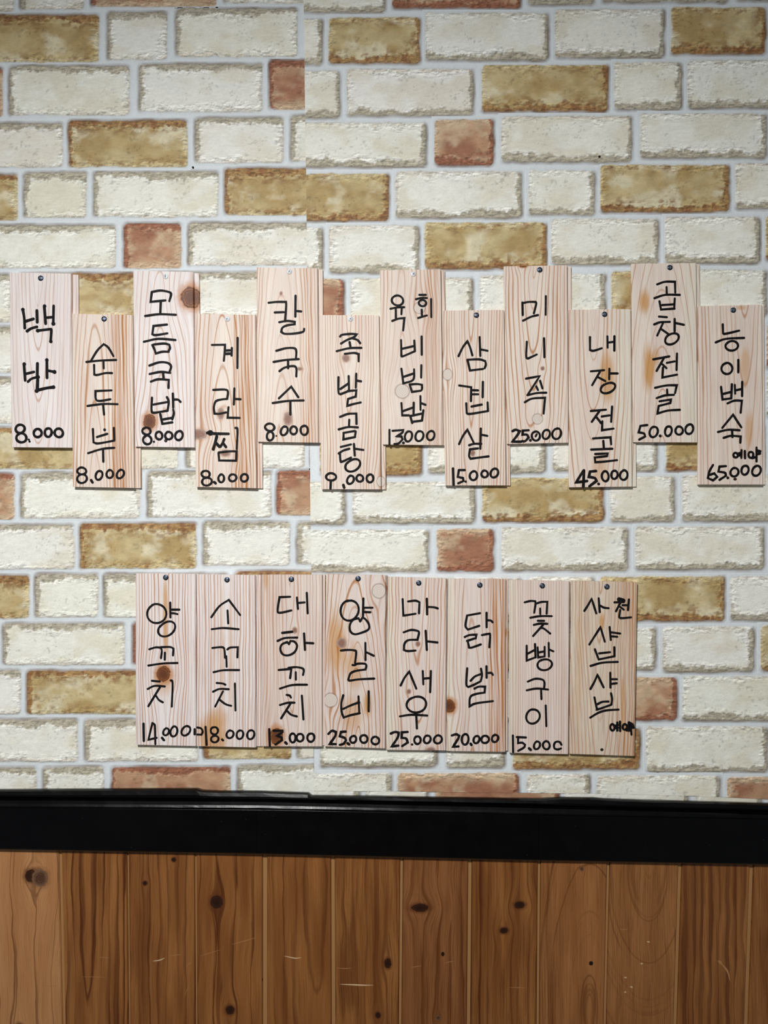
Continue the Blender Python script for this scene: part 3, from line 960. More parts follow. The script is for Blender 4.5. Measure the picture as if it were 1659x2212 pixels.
# name: face TL, TR, BR, BL ; tongue px ; screw x,y,style ; stroke px ; grain (knots/stains in photo px) ; lettering ; price ; extra
UP = [
 dict(f=(20, 588.5, 153.5, 591, 156, 967, 25, 965.8), tw=12.5, sc=(88, 601, 'd'), sw=5.6, n='백반 8.000',
      g=dict(wob=2.2, u0=62, freq=0.136, d0=8, slope=0.075, strength=0.55, fine=0.4, tint=LAV),
      t="A w 1.1 195,390 207,460 212,548;* 195,390 17;w 1.1 215,492 285,470;w 1.1 315,398 318,498;w 1.1 232,573 270,550 315,538;* 232,573 15;w 1.1 378,360 390,510;* 380,360 16;392,460 440,455;w 1.1 458,358 455,510;* 455,510 17;w 1.1 322,570 430,557 438,570 432,660;* 322,570 17;* 434,662 16;w 1.1 205,855 215,995;* 207,855 15;215,940 290,922;w 1.1 320,850 318,960;240,1005 270,980 325,965;* 325,965 17;w 1.1 400,820 402,972;* 400,820 16;405,910 465,922;* 465,922 18|E w 1.3 322,0 318,95;* 313,97 17;w 1.2 315,92 400,72 455,65;* 457,64 15",
      p="E o 172 420 38 36;o 183 497 42 40;* 246 512 9;* 252 528 10;o 322 456 33 36;o 412 452 30 36;o 502 455 36 36"),
 dict(f=(155, 677.5, 286.5, 680.5, 289.5, 1054, 157, 1051.5), tw=12.5, sc=(225, 689, 'd'), sw=4.9, n='순두부 8.000',
      g=dict(wob=2.2, u0=50, freq=0.165, d0=36, slope=-0.05, strength=0.85, fine=0.4, dens=(88, 118, 0.8), tint=CRM),
      t="A 775,830 830,740 885,685 925,715 968,787;738,837 860,825 990,820;883,825 885,892;803,862 805,945 830,948 900,932 955,932|E 952,92 815,98 818,165 850,182 942,168;747,225 880,208 1003,210;880,212 888,298;793,422 798,535 830,545 900,535 975,520;972,412 976,520;828,490 915,463;* 893 428 12;752,628 870,592 975,582;880,595 882,700",
      p="E o 698 780 37 30;o 700 845 41 38;w 1.2 778,858 790,878;o 845 817 28 39 15;o 937 806 27 35 10;o 1027 806 28 39 25"),
 dict(f=(287.5, 584.5, 417.5, 587.5, 420.5, 966.5, 291.5, 964.5), tw=11, sc=(358, 597, 'w'), sw=5.2, n='모듬국밥 8.000',
      g=dict(wob=2.2, u0=62, freq=0.121, d0=44, slope=-0.08, strength=0.6, fine=0.4, tint=LAV, knots=((412, 642, 22, 24, 'dark'), (323, 911, 14, 17, 'dark'), (358, 952, 4, 4, 'hole'))),
      t="A 1295,245 1285,325 1330,320 1412,312;1295,240 1370,228 1440,240 1460,260 1445,318;1372,320 1368,425;1240,445 1360,430 1500,435;1425,518 1310,530 1300,600 1330,608 1428,593;1228,665 1350,640 1497,650;1300,692 1318,730 1330,765 1385,750 1440,750;1312,688 1400,680 1445,690 1450,720 1438,745;1275,868 1360,840 1430,845 1460,875 1445,925;1277,940 1370,922 1452,930;1392,925 1395,975;1287,1005 1350,985 1440,990 1438,1058|E 1297,155 1293,260 1310,283 1370,275 1430,265;1425,150 1440,190 1430,265;1310,213 1435,190;1475,120 1478,238;1485,170 1520,172 1540,190;1368,295 1385,375;1392,340 1475,325;1385,378 1470,365;1478,255 1483,290 1470,340",
      p="E o 1250 440 35 30;o 1257 515 35 38;* 1313 530 9;o 1357 478 28 33;o 1440 478 30 33;o 1527 478 31 40 25"),
 dict(f=(421.5, 678, 552.5, 680.5, 554.5, 1054.5, 422.5, 1051.5), tw=11.5, sc=(491, 689, 'w'), sw=4.9, n='계란찜 8.000',
      g=dict(wob=2.2, u0=58, freq=0.143, d0=40, slope=-0.07, strength=0.85, fine=0.45, dens=(84, 122, 0.8), tint=CRM, knots=((428, 938, 21, 12, 'pink'), (477, 894, 8, 13, 'pink'), (487, 979, 11, 8, 'pink'))),
      t="B 228,692 340,690 338,740 330,827;w 1.2 345,740 380,738;w 1.2 345,768 380,766;398,718 396,782;448,632 446,888|F 240,88 340,85 365,105 358,165 310,170 262,185 245,235 250,290 290,292 350,280;420,75 415,212;420,165 472,168;370,235 362,325 465,327;w 1.3 190,455 215,445 240,460 370,463;* 215 455 24;w 1.3 270,485 255,545 240,595;w 1.3 262,540 292,572;w 1.2 333,508 318,545 300,572;w 1.2 325,545 348,575;430,412 447,430 440,592;285,625 290,690 435,692;287,622 380,612 438,612 435,690",
      p="F o 175 807 36 28;o 185 870 42 34;w 1.2 248,875 260,885;o 308 843 24 34 8;o 405 838 32 30;o 505 838 30 33 10"),
 dict(f=(554.5, 577.5, 686.5, 579.5, 688, 956, 556.5, 954), tw=10.5, sc=(625, 587, 'w'), sw=5.0, n='칼국수 8.000',
      g=dict(wob=2.2, u0=54, freq=0.165, d0=42, slope=-0.06, strength=0.7, fine=0.4, dens=(92, 128, 0.45), tint=CRM, knots=((607, 634, 3.5, 4.5, 'pink'), (629, 715, 7, 7, 'plug'), (648, 797, 7, 4, 'pink'), (622, 905, 10, 16, 'pink'))),
      t="B 712,332 780,325 860,325 862,360 852,490;765,415 840,412;942,272 940,450;945,402 990,406;803,498 870,487 935,495 935,515 870,525 830,545 820,580 850,597 930,595 1005,580 1015,555;778,742 860,720 930,720 948,745 945,810;755,837 860,820 968,813;878,825 878,890;805,915 850,885 920,872 948,890 948,960|F 800,160 905,60 965,150;748,200 880,182 1010,178;898,185 898,298",
      p="F o 722 407 40 31;o 725 482 28 38;* 777 480 8;o 845 437 28 39 20;o 925 433 28 35;o 1016 433 32 38"),
 dict(f=(688.5, 680.5, 819, 681, 823.5, 1057, 694, 1056.5), tw=10.5, sc=(757, 689, 'w'), sw=5.0, n='족발곰탕 9.000',
      g=dict(wob=2.2, u0=66, freq=0.165, d0=10, slope=0.045, strength=0.7, fine=0.4, tint=CRM, knots=((747, 774, 9, 9, 'pink'), (823, 1040, 9, 11, 'plug'))),
      t="B 1322,620 1340,605 1410,598 1465,600 1440,625 1380,650 1330,680;1425,635 1470,650 1493,677;1403,668 1410,705;1293,745 1400,720 1503,717;1363,768 1440,760 1480,770 1480,832|F 1308,-20 1308,105 1325,125 1390,100;1395,-30 1398,100;1325,80 1390,35;1460,-50 1455,70;1460,8 1500,15;1385,98 1460,92 1455,145 1390,165 1382,225 1430,210 1498,195;1322,318 1390,293 1460,290 1462,378;1400,342 1398,395;1310,425 1390,405 1472,408;1352,455 1350,510 1450,490;1350,455 1440,440 1455,445 1448,490;1327,575 1415,553;1310,630 1350,605 1400,590;1320,625 1325,690 1340,700 1415,665;1440,550 1447,648;1450,590 1520,600;o 1430 732 70 46 -28",
      p="F o 1245 830 42 32;w 1.1 1243,865 1240,930;w 1.2 1350,900 1357,922;o 1410 855 27 37 20;o 1490 842 28 30;o 1577 843 29 34 15"),
 dict(f=(820.5, 584, 953, 581.5, 957.5, 961.5, 827, 960), tw=9, sc=(893, 592, 'w'), sw=4.8, n='육회비빔밥 13.000',
      g=dict(wob=2.2, u0=48, freq=0.154, d0=30, slope=-0.03, strength=0.8, fine=0.4, dens=(96, 128, 0.5), tint=CRM, knots=((906, 665, 12, 12, 'plug'), (869, 845, 15, 15, 'plug'), (866, 950, 11, 9, 'plug'))),
      t="C o 232 313 49 42;172,383 230,372 288,370;217,378 218,460;268,375 265,430;187,487 240,468 290,463 280,568;418,265 472,265;390,302 440,290 480,292;o 445 335 32 26;438,392 440,440;408,462 482,440;518,300 520,455;262,650 265,785 280,788 380,745;375,655 380,745;270,725 378,700;437,620 438,775;265,895 280,1010;373,900 372,970 350,1000 280,1020;280,965 370,935;435,865 433,970|G 335,40 355,105 430,95;335,42 400,38 440,45 440,80 430,95;265,200 272,305 330,305;370,197 368,300;275,270 365,238;427,140 428,258;430,200 470,215;340,310 357,370;345,310 440,290;452,262 440,350;357,360 440,350",
      p="G 163,428 163,555;190,437 280,430 270,455 220,485 265,485 275,510 240,545 205,550;* 282 540 12;o 325 485 31 43 15;o 418 482 34 43 12;o 515 478 31 40 25"),
 dict(f=(955, 671, 1089, 669.5, 1093.5, 1048.5, 962, 1048.5), tw=10.5, sc=(1029, 681, 'd'), sw=5.0, n='삼겹살 15.000',
      g=dict(wob=2.2, u0=64, freq=0.187, d0=10, slope=0.03, strength=0.75, fine=0.45, tint=CRM, knots=((967, 809, 10, 12, 'plug'), (1021, 979, 6, 7, 'pink'))),
      t="C 752,787 790,710 828,660 850,710 870,780;932,625 938,785;940,730 1000,742;828,818 850,910 960,897;830,818 930,815 980,830 985,860 975,890|G 758,50 860,65 858,183;862,90 918,92;870,125 920,125;960,20 958,150;818,203 822,285 850,293 1005,268;1000,195 1003,268;863,230 950,213;757,550 790,480 828,428 880,535;942,418 938,590;945,470 998,480;843,560 885,548 945,548;918,587 850,595 842,650 855,675 930,665 1008,655",
      p="G w 1.1 705,758 710,897;755,775 745,830 790,840 795,865 750,885;755,772 805,772;* 813 870 11;o 880 820 31 39 20;o 975 805 27 30;o 1058 797 31 40 20"),
 dict(f=(1088.5, 575.5, 1225.5, 573, 1228.5, 956, 1095.5, 959), tw=10.5, sc=(1166, 583, 'd'), sw=4.8, n='미니족 25.000',
      g=dict(wob=2.2, u0=64, freq=0.132, d0=6, slope=0.085, strength=0.85, fine=0.4, tint=CRM, knots=((1172, 796, 4.5, 4.5, 'pink'), (1161, 905, 11, 11, 'plug'), (1130, 573, 9, 5, 'dark'))),
      t="C 1298,330 1300,437;1300,335 1350,325 1410,325 1415,345 1395,422;1303,485 1370,452 1430,437;1497,275 1495,435;1335,665 1330,790 1345,808 1420,773;1482,635 1485,797|G 1328,-8 1445,-30 1340,133;1448,10 1468,75;1415,58 1430,88;1340,133 1420,115 1500,112;1318,193 1380,162 1490,155 1478,290",
      p="G w 1.15 1213,440 1240,428 1275,440 1250,480 1210,530 1285,530;w 1.1 1350,432 1302,435 1298,470 1335,470 1350,495 1320,525 1295,525;* 1365 518 13;o 1412 482 36 38;1420,466 1410,484;o 1500 468 31 39 20;o 1590 462 36 47 25"),
 dict(f=(1229.5, 669, 1363, 667.5, 1366, 1051, 1229.5, 1052.5), tw=11.5, sc=(1306, 679, 'd'), sw=5.0, n='내장전골 45.000',
      g=dict(wob=2.2, u0=52, freq=0.110, d0=2, slope=0.11, strength=0.75, fine=0.4, sap=(104, 150), tint=CRM, stains=((1312, 812, 22, 62, 0.75), (1296, 1010, 20, 45, 0.45))),
      t="D 140,625 140,735 170,742 240,720;288,618 290,715;292,672 345,665;348,618 347,740;147,917 260,907;225,920 158,1035;205,965 270,1000;305,895 303,985;308,935 375,935|H w 0.9 o 0 0 1 1|H o 292 72 66 40 -20;147,268 275,257;225,262 155,360;190,315 235,372;240,315 305,305;328,230 320,360;245,355 242,432 340,418;165,502 315,492 320,552;253,523 258,590;150,597 330,590;185,635 290,630 285,652 180,665 185,705 260,700 370,687",
      p="H w 1.2 85,775 20,878 115,865;w 1.2 88,775 83,915;w 1.2 190,780 140,785 130,830 180,840 195,865 135,910;* 213 890 12;w 1.1 o;o 270 825 29 43;o 348 812 27 36;o 428 815 31 42 15"),
 dict(f=(1364.5, 570, 1504.5, 568, 1507, 955.5, 1368.5, 955), tw=10.5, sc=(1447, 578, 'd'), sw=5.0, n='곱창전골 50.000',
      g=dict(wob=2.2, u0=66, freq=0.099, d0=60, slope=-0.13, strength=0.7, fine=0.45, sap=(112, 150), tint=CRM, stains=((1393, 652, 15, 32, 0.8), (1401, 795, 17, 60, 0.85), (1416, 770, 12, 25, 0.5))),
      t="D 713,175 780,153 865,153 867,245;793,198 795,253;690,293 780,265 905,265;733,320 745,390 860,382;863,295 858,382;755,352 855,345;728,450 795,455;687,517 740,498 820,495;765,500 713,612;745,555 810,600;862,470 862,575;870,505 940,520;o 838 640 62 43 -25;680,815 815,790;768,808 708,913;755,855 792,890;795,845 862,832;882,765 878,905;762,885 757,970 882,945|H 695,70 790,50 880,48 865,115;797,85 800,130;708,158 780,135 855,130;733,185 830,170 825,200 725,225 715,290 800,265 905,258",
      p="H 628,388 570,395 555,450 600,460 610,485 560,512;o 683 447 35 44 20;* 738 480 12;o 808 440 29 41 10;o 900 435 31 36;o 987 423 32 43 22"),
 dict(f=(1509, 661.5, 1646.5, 658, 1648.5, 1046.5, 1508.5, 1046.5), tw=8.5, sc=(1584, 670, 'd'), sw=5.1, n='능이백숙 65.000',
      g=dict(wob=2.2, u0=100, freq=0.132, d0=20, slope=0.06, strength=0.7, fine=0.45, tint=CRM, stains=((1610, 790, 12, 50, 0.5), (1618, 930, 12, 50, 0.55), (1600, 665, 16, 6, 0.5)), knots=((1588, 1035, 4, 3.5, 'hole'),)),
      t="D 1272,517 1275,592 1295,597 1412,570;1213,670 1300,640 1453,632;o 1350 700 54 40 -12;o 1308 893 45 49 20;w 1.1 1405,820 1405,925|H 1258,62 1270,170 1345,160;1350,40 1345,160;1278,122 1345,105;1375,45 1378,120;1380,92 1435,80;1438,20 1437,140;1313,203 1370,180 1435,180 1425,282;1268,412 1360,300 1430,407;1232,447 1320,428 1415,432;1352,435 1355,490;1280,497 1340,480 1425,485 1422,538;o 1382 645 19 20;1398,632 1430,622;1402,648 1430,645;1432,602 1430,668;1460,610 1462,670;o 1512 642 21 25;1560,580 1560,698;w 1.2 1565,605 1592,612;w 1.2 1565,635 1588,630;1522,670 1560,660",
      p="H 1190,728 1160,780 1145,840 1190,860 1225,830 1200,800 1155,815;1300,738 1245,742 1235,785 1290,795 1300,820 1245,855;* 1315 838 12;o 1372 790 33 38 15;o 1462 773 31 38 15;o 1560 778 34 46 25"),
]
LO = [
 dict(f=(293, 1238.5, 423, 1240.3, 423, 1611.4, 293, 1608.5), tw=4, sc=(358, 1247.5, 'd'), sw=4.6, n='양꼬치 14.000',
      g=dict(wob=2.2, u0=60, freq=0.154, d0=10, slope=0.03, strength=0.9, fine=0.5, tint=LAV, stains=((357, 1345, 7, 110, 0.8), (354, 1470, 28, 40, 0.5)), knots=((353, 1456, 16, 18, 'dark'),)),
      t="a o 347 565 120 126;520,425 522,615;w 1.2 545,515 635,515;530,560 570,562 612,572;o 475 763 122 82 -32;252,1022 330,998 395,1000 412,1040 402,1135;400,995 520,993 562,1015 555,1100;452,1065 450,1155|b 240,45 430,18 612,12;287,240 385,250;232,345 320,305 450,312;390,320 240,565;340,435 375,485 425,515;525,235 550,270 540,570",
      p="b w 1.1 178,790 182,1010;292,780 240,995 345,970;310,790 325,830 330,1050;w 1.2 415,970 440,1000;o 467 893 34 48 20;o 567 888 42 68 12;o 720 880 50 66 35;833,860 832,925"),
 dict(f=(424.6, 1240.6, 551.7, 1242.5, 552.6, 1614.5, 424.6, 1611.6), tw=12, sc=(490.5, 1252.5, 'd'), sw=4.6, n='소꼬치 18.000',
      g=dict(wob=2.2, u0=66, freq=0.165, d0=10, slope=0.01, strength=0.9, fine=0.5, tint=LAV, stains=((458, 1590, 38, 60, 0.75), (480, 1440, 6, 190, 0.35), (498, 1420, 6, 190, 0.35), (470, 1550, 30, 30, 0.5))),
      t="a 1045,612 1150,470 1270,390 1345,490 1415,585;1253,525 1262,690;1050,765 1200,750 1395,765;1060,1005 1150,995 1200,1000 1215,1035 1222,1130;1250,1025 1290,1000 1385,995 1380,1125;1238,1110 1242,1245|b 1075,130 1200,105 1400,103;1115,268 1190,275 1225,290;1068,380 1150,345 1268,348;1195,375 1095,570;1155,485 1230,540 1300,560;1348,275 1355,620",
      p="b 868,838 915,850 935,890 920,930 868,928;w 1.1 972,830 985,1060;o 1085 880 48 46;o 1090 985 48 42;w 1.1 1183,990 1195,1002;o 1285 925 44 50 20;o 1412 930 43 54 15;o 1550 930 46 57 15"),
 dict(f=(566, 1241.5, 696, 1241.8, 696, 1612.3, 565.8, 1612), tw=6, sc=(629.5, 1251.5, 'd'), sw=4.9, n='대하꼬치 13.000',
      g=dict(wob=2.2, u0=60, freq=0.154, d0=4, slope=0.05, strength=0.7, fine=0.4, tint=PNK, dens=(4, 36, 0.35), stains=((574, 1250, 6, 30, 0.5),), knots=((637, 1362, 6, 7, 'pink'), (597, 1590, 15, 19, 'dark'))),
      t="c 425,350 290,355 265,520 295,555 440,525;512,360 525,505;520,430 610,422;638,300 650,562;w 1.1 325,812 450,798;265,915 360,878 515,872;410,955 385,930 320,960 300,1020 330,1085 400,1100 480,1060 515,980 480,925 430,915 410,955;603,820 615,1030;620,940 720,945|d 278,102 420,90 440,95 425,205;405,75 500,65 580,80 600,110 590,165;497,130 498,225;295,340 450,295 640,290;380,420 420,430 435,455;295,550 390,522 480,520;430,530 310,720;390,630 440,675 510,695;575,430 595,735",
      p="d w 1.1 158,860 165,1075;w 1.1 215,880 325,878 320,900 255,945 315,965 320,1000 240,1055;w 1.2 365,1030 380,1045;o 457 972 38 56;o 552 968 45 48 20;o 690 968 46 52 15"),
 dict(f=(704.6, 1240.5, 833.5, 1243, 832, 1616.5, 700.5, 1612), tw=3, sc=(773.5, 1250, 'd'), sw=4.9, n='양갈비 25.000',
      g=dict(u0=66, freq=0.132, d0=50, slope=-0.12, strength=0.9, fine=0.5, wob=4.2, tint=PNK, stains=((727, 1395, 26, 90, 0.7), (765, 1440, 20, 60, 0.6), (795, 1520, 12, 34, 0.8), (760, 1545, 26, 50, 0.5)),
             knots=((738, 1389, 11, 12, 'pink'), (818.5, 1276.5, 14.5, 15.5, 'plug'), (714, 1512.5, 14.5, 15, 'plug'))),
      t="c o 1185 525 118 128 10;1362,372 1357,595;1370,490 1480,490;1365,545 1450,548;1320,665 1300,625 1230,645 1190,710 1195,790 1250,830 1340,810 1425,770 1435,710 1400,650 1355,612 1320,665;1075,1038 1160,1030 1240,1035 1270,1060 1255,1200;1388,940 1390,1160;1400,1060 1440,1078 1495,1105|d 1225,38 1255,40 1285,22 1380,22 1400,50 1390,95 1260,115 1195,150 1170,225 1190,238 1300,222 1500,212;1105,425 1080,530 1085,640 1110,710 1200,680 1315,655;1300,440 1310,655;1105,600 1200,555 1310,515;1430,375 1430,630",
      p="d w 1.1 915,920 960,880 1010,895 1000,950 930,1050 1010,1050;w 1.1 1135,890 1075,895 1060,950 1120,970 1140,1000 1110,1045 1060,1060;w 1.2 1162,1040 1178,1052;w 1.1 o;o 1232 990 38 46 30;o 1368 985 48 48;o 1515 1005 48 50"),
 dict(f=(838, 1246.5, 964.5, 1250, 963, 1621, 833.8, 1619.5), tw=3, sc=(904.5, 1259.5, 'd'), sw=4.9, n='마라새우 25.000',
      g=dict(u0=66, freq=0.154, d0=8, slope=0.06, strength=0.8, fine=0.4, sap=(-6, 14), tint=PNK, wob=3.6, knots=((902.5, 1391, 5.5, 6, 'pink'), (883, 1494, 5, 5.5, 'pink'), (930, 1622, 13, 8, 'pink'))),
      t="e 235,380 245,590 270,588 400,567;305,410 400,400 450,420 445,560;545,375 548,575;560,480 640,485 685,500;248,805 340,775 420,785 445,810 425,900 310,905 260,950 250,1030 300,1045 400,1038;530,785 545,1030;550,920 680,935|f 210,300 260,200 320,122 410,340;493,115 500,285;505,212 585,205;597,115 587,385;o 413 545 130 98 -12;200,695 350,675 550,685;410,690 418,850",
      p="f w 1.1 85,915 140,895 185,905 170,970 95,1080 180,1070;w 1.1 300,895 225,900 222,970 280,980 300,1030 230,1075;* 355 1055 15;o 425 1000 42 48;o 550 990 43 50 15;o 687 990 48 55 25"),
 dict(f=(968.5, 1250, 1093, 1251.5, 1092, 1624, 964.3, 1622), tw=6, sc=(1036.5, 1264, 'd'), sw=4.9, n='닭발 20.000',
      g=dict(wob=2.2, u0=52, freq=0.143, d0=30, slope=-0.05, strength=0.7, fine=0.4, sap=(-6, 9), dens=(88, 124, 0.75), tint=PNK, stains=((1094, 1367, 4, 12, 0.8),), knots=((970, 1525, 14, 15, 'dark'),)),
      t="e 1225,560 1060,590 1040,720 1070,770 1215,722;1310,555 1310,740;1320,650 1365,655 1385,675;1030,865 1090,840 1180,835 1170,885;1060,915 1150,885;1065,910 1080,970 1085,1000 1120,1000 1235,960;1250,840 1335,825 1355,840 1345,995|f 1062,80 1050,280 1075,320 1150,290 1235,245;1238,85 1250,170 1235,245;1105,240 1160,185 1235,155;1308,55 1310,200;1320,140 1370,140 1390,165;1155,340 1210,315 1290,315 1285,390 1170,410 1100,450 1090,570 1170,530 1390,500",
      p="f w 1.1 865,940 920,925 960,945 940,990 880,1085 950,1080;w 1.1 o;o 1035 990 45 66 5;w 1.2 1105,1045 1115,1060;o 1180 993 37 47 25;o 1290 990 48 48;o 1418 978 40 46 25"),
 dict(f=(1101, 1253, 1230.5, 1255.5, 1227.5, 1629, 1100, 1626), tw=3, sc=(1171.5, 1265.5, 'd'), sw=4.7, n='꽃빵구이 15.000',
      g=dict(u0=-120, freq=0.182, d0=6, slope=0.0, strength=0.5, fine=0.4, wob=0.6, sap=(-6, 10), tint=PNK),
      t="g 190,350 260,333 320,335 325,370 308,478;330,365 400,345 470,342 462,490;382,425 383,495;260,540 380,520 525,520;w 1.1 353,577 430,578;w 1.1 303,628 380,612 470,615;420,625 295,765;395,665 430,675 505,735;215,885 215,1070 320,1030;318,865 325,1030;225,985 310,940;350,905 358,1030 435,1018;437,900 437,1018;355,970 435,955;487,850 490,1020;490,930 545,955;o 437 1120 92 66 -5|h 228,185 320,150 410,160 435,200 430,265;215,292 340,270 480,283;393,285 397,400;o 292 615 83 90 15;450,480 458,735",
      p="h 45,850 48,1055;95,870 205,875;110,880 108,945 160,940 195,965 180,1000 110,1040;w 1.2 245,1010 265,1028;o 342 972 36 50 15;o 458 972 42 50;645,965 620,930 575,930 553,965 560,1010 600,1023 640,1010"),
 dict(f=(1234.6, 1254, 1377, 1258.5, 1371, 1633, 1230.3, 1628.3), tw=1.5, sc=(1311, 1267.5, 'd'), sw=4.9, n='사천샤브샤브',
      g=dict(u0=62, freq=0.154, d0=4, slope=0.07, strength=0.7, fine=0.9, wob=3.6, tint=(lin(220, 200, 178), lin(232, 220, 202)), dens=(100, 140, 0.5), stains=((1299, 1345, 8, 24, 0.75), (1345, 1530, 5, 70, 0.6), (1250, 1430, 10, 190, 0.3)),
             knots=((1300, 1619.5, 4, 3.5, 'hole'),)),
      t="g 928,455 970,390 1018,305 1075,485;1105,300 1118,470;1125,390 1170,415 1228,422;w 1.8 1355,312 1410,328;1300,350 1415,345;1375,350 1318,460;1355,395 1415,440;1400,385 1460,385;1478,315 1467,445;1370,445 1358,530 1385,545 1505,535;990,870 1060,760 1127,655 1180,835;1240,655 1255,815;1260,720 1370,735;1270,770 1335,775;1058,930 1105,1055 1300,1015;1298,905 1300,1015;1110,980 1245,965;1005,1135 1150,1095 1340,1085|h 1003,275 1050,190 1090,100 1165,255;1248,75 1250,258;1258,155 1330,155;1265,212 1325,205;1052,380 1080,510 1100,525 1260,470;1257,330 1270,400 1262,468;1085,465 1150,435 1225,430;1000,630 1100,570 1200,540 1350,530",
      p="h w 0.9 o;o 1275 750 26 40;w 1.1 1300,735 1340,720;w 1.1 1305,760 1340,755;1335,690 1335,790;1368,680 1370,795;o 1428 745 26 36;w 1.2 1480,690 1478,790;w 1.6 1490,705 1518,718 1525,745 1490,750;1450,790 1505,785 1510,840"),
]
ORD = ['first', 'second', 'third', 'fourth', 'fifth', 'sixth', 'seventh', 'eighth', 'ninth', 'tenth', 'eleventh', 'twelfth']


def clean(t_):
    # drops the empty placeholders used while tracing
    out = []
    for blk in t_.split('|'):
        head, body = blk.strip()[0], blk.strip()[1:]
        ss = []
        for s_ in body.split(';'):
            tk = s_.split()
            if len(tk) == 3 and tk[0] == 'w' and tk[2] == 'o':
                continue
            if len(tk) > 3 and tk[0] == 'w' and tk[2] == 'o':
                continue
            if tk and tk[0] == '*' and ',' in tk[1]:
                a_, b_ = tk[1].split(',')
                s_ = '* %s %s %s' % (a_, b_, tk[2])
            ss.append(s_)
        out.append(head + ';'.join(ss))
    return '|'.join(out)


def strokes(name, txt, width, parent, org, sd):
    polys = parse(clean(txt))
    fixed = []
    for pts, ws in polys:
        fixed.append((pts, -ws / width if ws < 0 else ws))
    v_, f_ = ribbon(fixed, width, BT, 0.00018, sd)
    return obj(name, v_, f_, M_ink, org, parent)


def lathe(profile, c, n=20):
    """profile (radius, depth) revolved about the -y axis through c = (x, z)"""
    vs_, fs = [], []
    for r_, d_ in profile:
        for a in range(n):
            vs_.append((c[0] + r_ * math.cos(2 * math.pi * a / n), -d_, c[1] + r_ * math.sin(2 * math.pi * a / n)))
    m_ = len(profile)
    for r_ in range(m_ - 1):
        for a in range(n):
            fs.append((r_ * n + a, r_ * n + (a + 1) % n, (r_ + 1) * n + (a + 1) % n, (r_ + 1) * n + a))
    fs.append(tuple(range(n)))
    fs.append(tuple(range((m_ - 1) * n, m_ * n)))
    return vs_, fs


